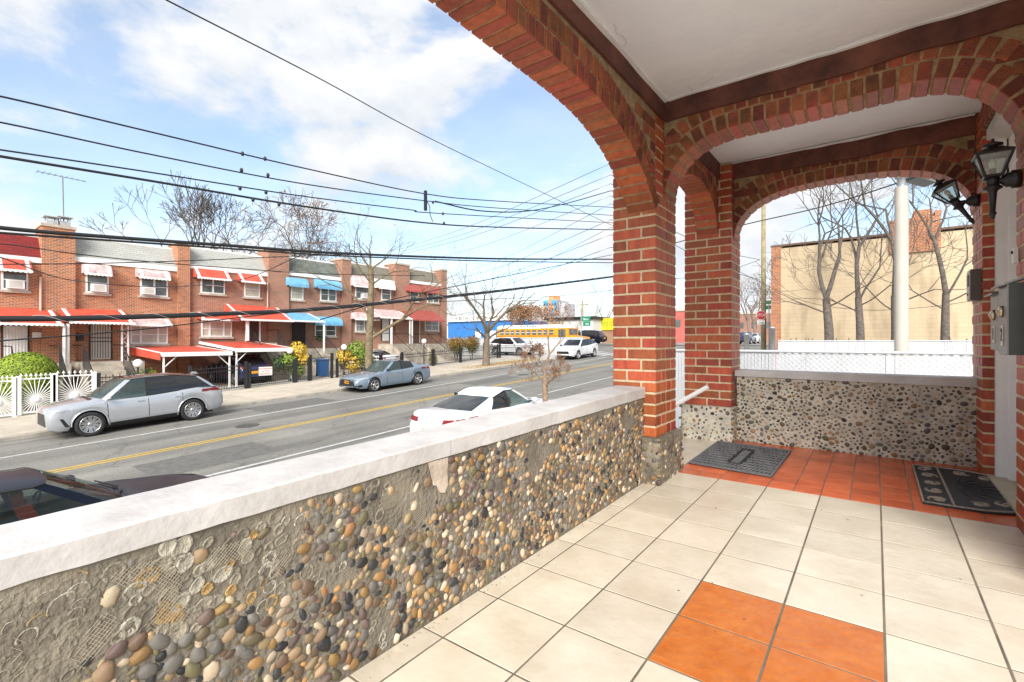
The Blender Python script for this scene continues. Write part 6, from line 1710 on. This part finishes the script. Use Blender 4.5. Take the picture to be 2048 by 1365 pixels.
# tan building with its brick corner and chimney
tb = thing('tan_building', 'windowless tan rendered building with a brick corner and chimney', 'building')
YT = 30.0; xa = on_y(1562, 600, YT).x; zt_b = on_y(1565, 497, YT).z
M_TAN = stained_block('tan_block', (.55, .435, .285), (.59, .47, .315))
MB().box(xa, 14, YT, YT + 14, -2.6, zt_b).build('wall', M_TAN, tb)
MB().box(xa - .48, xa - .002, YT - .05, YT + 14, -2.6, zt_b + .1).build('brick_corner', F_ORG, tb)
MB().box(xa - .5, 14.05, YT - .08, YT + 14.05, zt_b + .101, zt_b + .2).build('parapet_cap', mat('cap_brown', (.16, .09, .06), .8), tb)
cx0, cx1 = on_y(1779, 460, YT).x, on_y(1881, 460, YT).x; zc0, zc1 = on_y(1830, 505, YT).z, on_y(1830, 437, YT).z
ch = empty_part('chimney', tb)
MB().box(cx0, cx1, YT - .12, YT + 1.2, zc0, zc1).build('chimney_shaft', F_ORG, ch); MB().box(cx0 + .9, cx0 + 1.6, YT - .1, YT + 1.1, zc1 + .001, zc1 + .35).build('chimney_pot', F_ORG, ch); MB().box(cx0 + 1.9, cx1 - .2, YT - .1, YT + 1.1, zc1 + .001, zc1 + .25).build('chimney_pot', F_ORG, ch)
# cut stems along the second fence
for px, lab in ((1607, 'cut back stems at the foot of the forked tree'), (1690, 'cut back stems between the two left trees'), (1930, 'dry stems beside the last tree')):
    q = gp(px, Y=25.2, lift=1.5); s_ = thing('cut_stems', lab, 'plant', q, 0, 'cut back stems'); b = MB()
    for k in range(9):
        a = R.uniform(-.5, .5); x = R.uniform(-.5, .5); b.tube([(x, 0, -.5), (x + a * .4, R.uniform(-.1, .1), R.uniform(.2, .7))], [.035, .02], 5)
    b.build('stems', M_BARKG, s_)
# stop sign, wooden pole, street name plates
q = gp(1522, Y=33.0); sg = thing('stop_sign', 'red octagonal stop sign on a post near the wooden pole', 'sign', q)
zc_ = on_y(1522, 631, 33.0).z - q.z; f_ = Vector((-q.x, -q.y, 0)).normalized(); rx = Vector((-f_.y, f_.x, 0)); Mz = Matrix((rx, Vector((0, 0, 1)), f_)).transposed()
if Mz.determinant() < 0: Mz = Matrix((-rx, Vector((0, 0, 1)), f_)).transposed()
def oct_(r, z): return [(r * cos(pi / 8 + pi / 4 * k), r * sin(pi / 8 + pi / 4 * k), z) for k in range(8)]
def facing(b, nm, m, par, z):
    o = b.build(nm, m, par); M = Mz.to_4x4(); M.translation = Vector((0, 0, z)); o.matrix_basis = M; return o
rs_ = 9.6 * (33.0 / ray(1522, 690).y)
facing(MB().add(oct_(rs_, .0) + oct_(rs_, .02), [tuple(range(8)), tuple(range(8, 16))] + [(k, (k + 1) % 8, 8 + (k + 1) % 8, 8 + k) for k in range(8)]), 'white_border', W_WHITE, sg, zc_)
facing(MB().add(oct_(rs_ * .92, .021) + oct_(rs_ * .92, .026), [tuple(range(8)), tuple(range(8, 16))] + [(k, (k + 1) % 8, 8 + (k + 1) % 8, 8 + k) for k in range(8)]), 'red_plate', mat('sign_red', (.50, .02, .025), .5), sg, zc_)
o = put('lettering', text_mesh('lettering', 'STOP', rs_ * .82, W_WHITE, .002), sg); M = Mz.to_4x4(); M.translation = Vector((0, 0, zc_)) + f_ * .03; o.matrix_basis = M
facing(MB().box(-rs_ * .7, rs_ * .7, -rs_ * 1.9, -rs_ * 1.03, 0, .02), 'arrow_plate', W_WHITE, sg, zc_); facing(MB().box(-rs_ * .35, rs_ * .3, -rs_ * 1.68, -rs_ * 1.55, .021, .025).prism([(rs_ * .25, -rs_ * 1.8), (rs_ * .55, -rs_ * 1.61), (rs_ * .25, -rs_ * 1.42)], .0211, .0251, 'z'), 'arrow', M_TRIM, sg, zc_)
MB().tube([(0, 0, 0), (0, 0, zc_ + .2)], .03, 6).build('sign_post', M_GALV, sg).location = tuple(-f_ * .05)
q = gp(1527, Y=35.5); up_ = thing('utility_pole', 'weathered wooden utility pole behind the stop sign', 'pole', q, 0, 'wooden utility poles')
M_WOOD = mat('pole_wood', (.27, .225, .12), .9, .25, 5, .5, 30)
MB().lathe([(.17, 0), (.16, 3), (.12, on_y(1524, 405, 35.5).z - q.z), (0, on_y(1524, 405, 35.5).z - q.z + .02)], 10).build('pole_shaft', M_WOOD, up_)
M_SGRN = mat('sign_green', (.01, .20, .11), .5)
q = gp(1538, Y=38.0); ns = thing('street_name_sign', 'green street name plates beside the brick corner', 'sign', q)
MB().tube([(0, 0, 0), (0, 0, 4.0)], .04, 6).build('sign_post', M_GALV, ns); z_ = on_y(1538, 612, 38.0).z - q.z
MB().box(-.45, .45, -.02, .0, z_ + .1, z_ + .38).build('name_plate', M_SGRN, ns); MB().box(-.5, .2, .03, .05, z_ - .25, z_ + .03).build('name_plate', M_SGRN, ns)
q = gp(1172, Y=47.5); ns = thing('street_name_sign', 'green street sign hanging over the side street by the bus', 'sign', q)
MB().tube([(-.6, 0, 0), (-.6, 0, 4.6)], .06, 6).build('sign_post', M_GALV, ns); z_ = on_y(1172, 642, 47.5).z - q.z
MB().box(-.55, .55, -.03, 0, z_ - .05, z_ + .45).build('name_plate', M_SGRN, ns); MB().box(-.35, .55, -.03, 0, z_ - .58, z_ - .08).build('name_plate', M_SGRN, ns)
for k, (t_, zz) in enumerate((('Barn', .22), ('Rd', -.45))):
    o = put('lettering', text_mesh('lettering', t_, .34, W_WHITE, .002), ns); M = FACE_S.to_4x4(); M.translation = Vector((0 if k == 0 else .15, -.034, z_ + zz * .8)); o.matrix_basis = M
# galvanised gate posts by the end of the fence
for px, lab in ((1493, 'short galvanised post left of the stop sign'), (1545, 'galvanised fence post at the brick corner')):
    q = gp(px, Y=22.0); g_ = thing('steel_post', lab, 'post', q, 0, 'galvanised posts'); zz = on_y(px, 655 if px > 1500 else 668, 22.0).z - q.z
    MB().lathe([(.10, 0), (.10, zz - .05), (.12, zz - .05), (.12, zz), (0, zz + .03)], 10).build('post_shaft', M_GALV, g_)

# ------------------------------------------------------------------ far side of the crossing
ch_ = thing('blue_church', 'low blue walled church with white lettered fascia', 'building'); Yc = 62.0
x0, x1 = on_y(896, 690, Yc).x, on_y(1030, 690, Yc).x; zt_c = on_y(950, 643, Yc).z; M_CBLU = mat('church_blue', (.03, .17, .46), .6, .08, 1)
MB().box(x0, x1, Yc, Yc + 12, -1, zt_c).build('wall', M_CBLU, ch_); MB().box(x0 - .6, x1, Yc - .35, Yc + 12, zt_c + .001, zt_c + 1.05).build('fascia', W_WHITE, ch_)
MB().box(x0 - 2.4, x0 - .002, Yc + .3, Yc + 12, -1, zt_c - .6).build('side_wall', mat('wall_pale', (.60, .60, .57), .8), ch_)
o = put('lettering', text_mesh('lettering', 'THE BETHEL CHRISTIAN CHURCH OF GOD', .78, M_TRIM, .01, 'LEFT', 1.05), ch_); M = FACE_S.to_4x4(); M.translation = Vector((x0 + 1.2, Yc - .36, zt_c + .52)); o.matrix_basis = M
for k in range(3):
    xx = x0 + 6.5 + k * 3.2; MB().box(xx, xx + 1.2, Yc - .03, Yc - .001, 0, 1.7).build('window', W_WHITE, ch_)
wf = thing('white_wall_fence', 'long white fence in front of the blue church', 'fence'); xw0, xw1 = on_y(880, 690, 44.0).x, on_y(1168, 690, 44.0).x
b = MB(); x = xw0
while x < xw1: b.box(x + .01, x + .19, 43.7, 43.73, gz(43.7) + .1, gz(43.7) + 1.5); x += .2
stuff(b.build('slat_panel', M_VINYL, wf)); MB().tube([(xw0, 43.67, gz(43.7) + 1.45), (xw1, 43.67, gz(43.7) + 1.45)], .03, 5).build('rail', M_VINYL, wf)
wbld = thing('white_shop', 'pale one storey building with a black roof edge behind the bus', 'building'); Yw = 66.0
x0, x1 = on_y(1094, 690, Yw).x, on_y(1186, 690, Yw).x; zt_w = on_y(1140, 640, Yw).z
MB().box(x0, x1, Yw, Yw + 10, -1, zt_w).build('wall', mat('wall_pale', (.60, .60, .57), .8), wbld); MB().box(x0 - .3, x1 + .3, Yw - .4, Yw + 10, zt_w + .001, zt_w + .42).build('roof_edge', M_TRIM, wbld)
MB().box(x0 + .4, x0 + 3.1, Yw - .04, Yw - .001, zt_w - 1.3, zt_w - .4).build('sign_band', mat('sign_ochre', (.50, .33, .13), .6), wbld)
for k in range(2): MB().box(x1 - 2.6 + k * 1.0, x1 - 2.2 + k * 1.0, Yw - .03, Yw - .001, .9, 1.7).build('window', W_GLASS, wbld)
ys_ = thing('yellow_sign_shop', 'brick shop with a large yellow sign board beyond the bus', 'building'); Yy = 69.0
x0, x1 = on_y(1184, 690, Yy).x, on_y(1275, 690, Yy).x; za, zb_ = on_y(1205, 661, Yy).z, on_y(1205, 637, Yy).z
MB().box(x0, x1, Yy, Yy + 10, -1, zb_ - .2).build('wall', facade('facade_brown', (.28, .14, .08), (.2, .1, .06), (.35, .28, .2)), ys_); MB().box(x0 + .05, x1, Yy - .2, Yy - .05, za, zb_).build('sign_board', mat('sign_yellow', (.62, .43, .015), .6), ys_)
for k, (t_, sz, c_, dz) in enumerate((("MIMI'S CAFE", .95, mat('sign_lime', (.10, .36, .01), .6), .50),)):
    o = put('lettering', text_mesh('lettering', t_, sz, c_, .01, 'LEFT'), ys_); M = FACE_S.to_4x4(); M.translation = Vector((x0 + .3, Yy - .22, za + (zb_ - za) * dz)); o.matrix_basis = M
tw = thing('apartment_tower', 'distant apartment tower with blue and orange panels', 'building'); p0, p1 = at_depth(1087, 640, 300), at_depth(1127, 640, 300); z1_ = at_depth(1105, 592, 300).z
MB().box(p0.x, p1.x, p0.y, p0.y + 14, -2, z1_ - 3).build('wall', mat('tower_grey', (.42, .42, .43), .8), tw)
TB, TO = mat('tower_blue', (.08, .35, .62), .7), mat('tower_orange', (.72, .33, .14), .7)
cw_ = (p1.x - p0.x) / 5
for i in range(5):
    for j in range(6):
        m_ = TO if (i == 2 and j > 3) or (i + j) % 3 == 1 else TB
        MB().box(p0.x + i * cw_ + .1, p0.x + (i + 1) * cw_ - .1, p0.y - .5, p0.y - .01, 6 + j * 3.2, 6 + j * 3.2 + 3.0).build('panel', m_, tw)
        if j: MB().box(p0.x + i * cw_ + cw_ * .35, p0.x + i * cw_ + cw_ * .7, p0.y - .7, p0.y - .51, 6 + j * 3.2, 6 + j * 3.2 + 1.1).build('window', M_TRIM, tw)
MB().box(p0.x + 1.6 * cw_, p0.x + 3.4 * cw_, p0.y + 1, p0.y + 9, z1_ - 2.999, z1_).build('roof_house', TO, tw)
MB().box(p1.x + .01, p1.x + 4.5, p0.y + 2, p0.y + 14, -2, z1_ - 5).build('side_wall', mat('tower_grey', (.42, .42, .43), .8), tw)
for k, (px, Y, w_, h_, c_, lab) in enumerate(((920, 130, 30, 6.5, (.30, .17, .12), 'far brick building behind the church trees'), (1010, 120, 24, 6.0, (.34, .20, .15), 'far brick building left of the russet tree'), (1150, 150, 30, 7.5, (.36, .20, .15), 'far low brick block below the coloured tower'), (1495, 130, 18, 7, (.30, .16, .12), 'far brick building at the end of the side road'), (1360, 100, 10, 6.5, (.45, .12, .10), 'far red building seen between the two columns'))):
    q = gp(px, Y=Y); fb = thing('far_building', lab, 'building', q, 0, 'far low buildings')
    MB().box(-w_ / 2, w_ / 2, 0, 8, -.5, h_).build('wall', mat('far_wall_%d' % k, c_, .9, .15, .3), fb); MB().box(-w_ / 2 - .2, w_ / 2 + .2, -.2, 8.2, h_ + .001, h_ + .35).build('parapet', W_SILL, fb)
    n = int(w_ / 3)
    for i in range(n): MB().box(-w_ / 2 + .9 + i * 3, -w_ / 2 + 2.1 + i * 3, -.05, -.001, h_ * .5, h_ * .5 + 1.5).build('window', W_GLASS, fb)
# a few parked cars far down the road to the right
for k, (px, Y, pt_, lab) in enumerate(((1490, 62, P_NVY, 'far dark car left of the stop sign'), (1508, 74, P_WHT, 'far white car left of the stop sign'))):
    sp = spec_sedan(pt_); sp['patches'] = []; q = gp(px, Y=Y); car('parked_car', lab, sp, (q.x, q.y, q.z + .06), UPH)

# ------------------------------------------------------------------ utility pole behind the column and the overhead cables
XW = -9.0; pq = gp(1290, X=XW, lift=.12)
pole = thing('utility_pole', 'tall wooden utility pole hidden behind the first brick column', 'pole', pq, 0, 'wooden utility poles')
MB().lathe([(.17, 0), (.15, 5), (.12, 10.4), (0, 10.42)], 10).build('pole_shaft', M_WOOD, pole)
MB().box(-1.1, 1.1, -.06, .06, 9.4, 9.52).build('cross_arm', M_WOOD, pole)
for x in (-1, -.4, .4, 1): MB().lathe([(.03, 9.52), (.05, 9.56), (.03, 9.6), (.05, 9.64), (0, 9.68)], 8, Matrix.Translation((x, 0, 0))).build('insulator', M_TRIM, pole)
q = gp(1162, X=-40); p2_ = thing('utility_pole', 'far wooden utility pole with a cross arm above the bus', 'pole', (on_y(1165, 690, 72).x, 72, gz(72)), 0, 'wooden utility poles')
MB().lathe([(.17, 0), (.13, 7.2), (0, 7.21)], 8).build('pole_shaft', M_WOOD, p2_); MB().box(-1.1, 1.1, -.06, .06, 6.4, 6.55).build('cross_arm', M_WOOD, p2_)
M_WIRE = mat('cable_black', (.014, .014, .016), .55); M_LASH = mat('lashing_wire', (.40, .38, .36), .4)
def px3(px, py, X): return on_x(px, py, X)
def curve3(P, n=40):
    """smooth curve through 3-D points (Catmull-Rom)"""
    P = [Vector(p) for p in P]; P = [P[0] * 2 - P[1]] + P + [P[-1] * 2 - P[-2]]; out = []
    for i in range(1, len(P) - 2):
        for k in range(n):
            t = k / n; a, b_, c_, d = P[i - 1:i + 3]
            out.append(.5 * ((2 * b_) + (c_ - a) * t + (2 * a - 5 * b_ + 4 * c_ - d) * t * t + (3 * b_ - a - 3 * c_ + d) * t ** 3))
    return out + [P[-2]]
def cable(label, P, r, lash=0, clamps=()):
    pts = curve3(P, 14)
    for e, nb in ((0, 2), (-1, -3)):                                   # run on to the pole behind the column
        p, q_ = pts[e], pts[nb]
        if abs(p.x - XW) < .02 and 16.5 < p.y < 22:
            d_ = (p - q_); z_e = p.z + max(-.3, min(.6, d_.z / max(.05, hypot(d_.x, d_.y)) * (pq.y - p.y)))
            x_ = Vector((XW + .1, pq.y, min(z_e, pq.z + 10.2))); pts = [x_] + pts if e == 0 else pts + [x_]
    w_ = thing('overhead_cable', label, 'cable', group='overhead cables')
    MB().tube(pts, r, 6).build('cable_line', M_WIRE, w_)
    if lash:
        q = []; tot = 0
        for a, b_ in zip(pts, pts[1:]):
            L_ = (b_ - a).length; n = max(2, int(L_ / .05)); d = (b_ - a).normalized(); u = d.orthogonal().normalized(); v = d.cross(u)
            for k in range(n): s_ = tot + L_ * k / n; an = 2 * pi * s_ / lash; q.append(a + d * (L_ * k / n) + (u * cos(an) + v * sin(an)) * (r + .002))
            tot += L_
        MB().tube(q, .0045, 3).build('lashing', M_LASH, w_)
    for px, py in clamps:
        c_ = px3(px, py, P[0][0] if False else XW); MB().lathe([(0, -.045), (.022, -.03), (.032, 0), (.022, .03), (0, .045)], 8, Matrix.Translation(c_)).build('clamp', M_WIRE, w_)
    return w_
def along(pp, X=XW): return [px3(a, b_, X) for a, b_ in pp]
cable('topmost of the four cables crossing the clouds at left', along([(-200, 158), (0, 193), (300, 264), (600, 335), (850, 388), (1000, 403), (1222, 415)]), .013, clamps=[(485, 308), (530, 318), (850, 388)])
cable('second of the four cables crossing the clouds at left', along([(-200, 212), (0, 245), (300, 309), (600, 367), (850, 402), (1000, 417), (1222, 431)]), .012, clamps=[(483, 341), (536, 351), (866, 405)])
cable('third of the four cables crossing the clouds at left', along([(-200, 272), (0, 300), (300, 345), (600, 392), (820, 420), (890, 428), (1222, 446)]), .012, clamps=[(480, 377), (532, 385), (886, 428)])
cable('lowest and thickest of the four cables crossing the clouds', along([(-200, 278), (0, 313), (300, 362), (600, 412), (840, 445), (1000, 455), (1222, 460)]), .019, clamps=[(506, 400), (558, 409), (888, 447)])
cable('thick black cable passing in front of the roof line', along([(-200, 430), (0, 456), (200, 473), (450, 491), (700, 508), (1000, 518), (1224, 519)]), .029)
cable('black cable just under the thick one before the roof line', along([(-200, 448), (0, 466), (230, 482), (450, 497), (700, 513), (1000, 523), (1224, 526)]), .017)
cable('thick lashed telephone cable crossing in front of the porch awnings', along([(-200, 636), (0, 638), (200, 636), (450, 628), (640, 618), (900, 593), (1050, 576), (1224, 554)]), .043, lash=.62)
cable('thin cable sloping down across the upper windows', [px3(-150, 470, XW), px3(0, 515, XW), px3(150, 562, -12), px3(330, 574, -14), px3(480, 560, -12), px3(600, 512, XW)], .009)
cable('thin cable rising from the lower left windows', along([(-150, 690), (0, 682), (200, 667), (340, 653), (500, 633), (700, 612)], -10), .012)
cable('thin wire across the grey shingle roofs', along([(-150, 484), (0, 488), (150, 508), (300, 524), (470, 537), (640, 548), (850, 552)], -14), .012)
cable('pair wire just above the white fascia', along([(-150, 528), (0, 529), (200, 527), (400, 521), (560, 514), (700, 509)], -12), .011)
cable('single thin wire slanting across the blue sky', [px3(250, -45, -6), px3(332, 0, -6.2), px3(640, 158, -7.2), px3(830, 262, -8), px3(1000, 345, -9), px3(1210, 445, XW)], .009)
for k, (a, b_, lab) in enumerate((((1222, 327), (795, 500), 'highest service wire running down from the pole to the roofs'), ((1222, 350), (798, 505), 'second service wire running down from the pole to the roofs'),
                                  ((1222, 368), (800, 510), 'third service wire running down from the pole to the roofs'), ((1222, 440), (905, 560), 'service wire running from the pole to the corner house'), ((1222, 470), (900, 575), 'lower service wire running from the pole to the corner house'),
                                  ((1222, 495), (880, 600), 'lowest service wire running from the pole to the corner house'))):
    A_ = px3(a[0], a[1], XW); B_ = px3(b_[0], b_[1], -31.0); mid = (A_ + B_) / 2 - Vector((0, 0, .35)); cable(lab, [A_, mid, B_], .011)
for k, (ya, xb, yb) in enumerate(((392, 860, 520), (408, 930, 545), (455, 990, 560))):
    A_ = px3(1222, ya, XW); B_ = px3(xb, yb, -30.0); cable(('first', 'second', 'third', 'fourth', 'fifth', 'sixth')[k] + ' from the top of the thin wires fanning out at the column', [A_, (A_ + B_) / 2 - Vector((0, 0, .3)), B_], .009)
cable('twisted service bundle between the cable splices and the column', along([(870, 403), (960, 422), (1050, 423), (1130, 408), (1222, 382)]), .018)
cable('long thin cable in front of the street tree crown', along([(640, 640), (760, 605), (900, 575), (1050, 545), (1224, 510)], -10), .013)
cable('thin cable above the church and russet tree', along([(880, 604), (1000, 598), (1120, 592), (1224, 581)], -11), .011)
sp_ = thing('cable_spreader', 'short vertical spacer bar clamped on the upper cables', 'cable spacer', px3(851, 420, XW))
zz = px3(851, 386, XW).z - px3(851, 420, XW).z
MB().box(-.03, .03, -.03, .03, -.02, zz + .05).build('spacer_bar', M_WIRE, sp_); MB().tube([(0, .02, zz * .6), (0, .14, zz * .3), (0, .16, -.1), (0, .25, -.25)], .010, 5).build('jumper_wire', M_WIRE, sp_)
for pp, lab in ((((1352, 430), (1380, 460), (1400, 480)), 'cable seen through the gap between the two columns'),): pass
cable('long cable seen through the end arch in front of the bare trees', [on_y(1300, 500, 15), on_y(1480, 452, 14), on_y(1640, 415, 13), on_y(1800, 365, 12), on_y(1900, 330, 11), on_y(2000, 290, 10)], .013)
cable('sagging thin wire against the tan wall', [on_y(1480, 545, 28), on_y(1600, 600, 28), on_y(1720, 620, 28), on_y(1850, 615, 28), on_y(1960, 600, 28)], .012)
for k, (a, b_) in enumerate((((1330, 455), (1520, 520)), ((1330, 480), (1520, 560)), ((1330, 560), (1520, 520)))):
    A_ = px3(a[0], a[1], XW); B_ = on_y(b_[0], b_[1], 35.5); cable(('upper', 'middle', 'lower')[k] + ' wire between the hidden pole and the wooden pole', [A_, (A_ + B_) / 2 - Vector((0, 0, .3)), B_], .015)
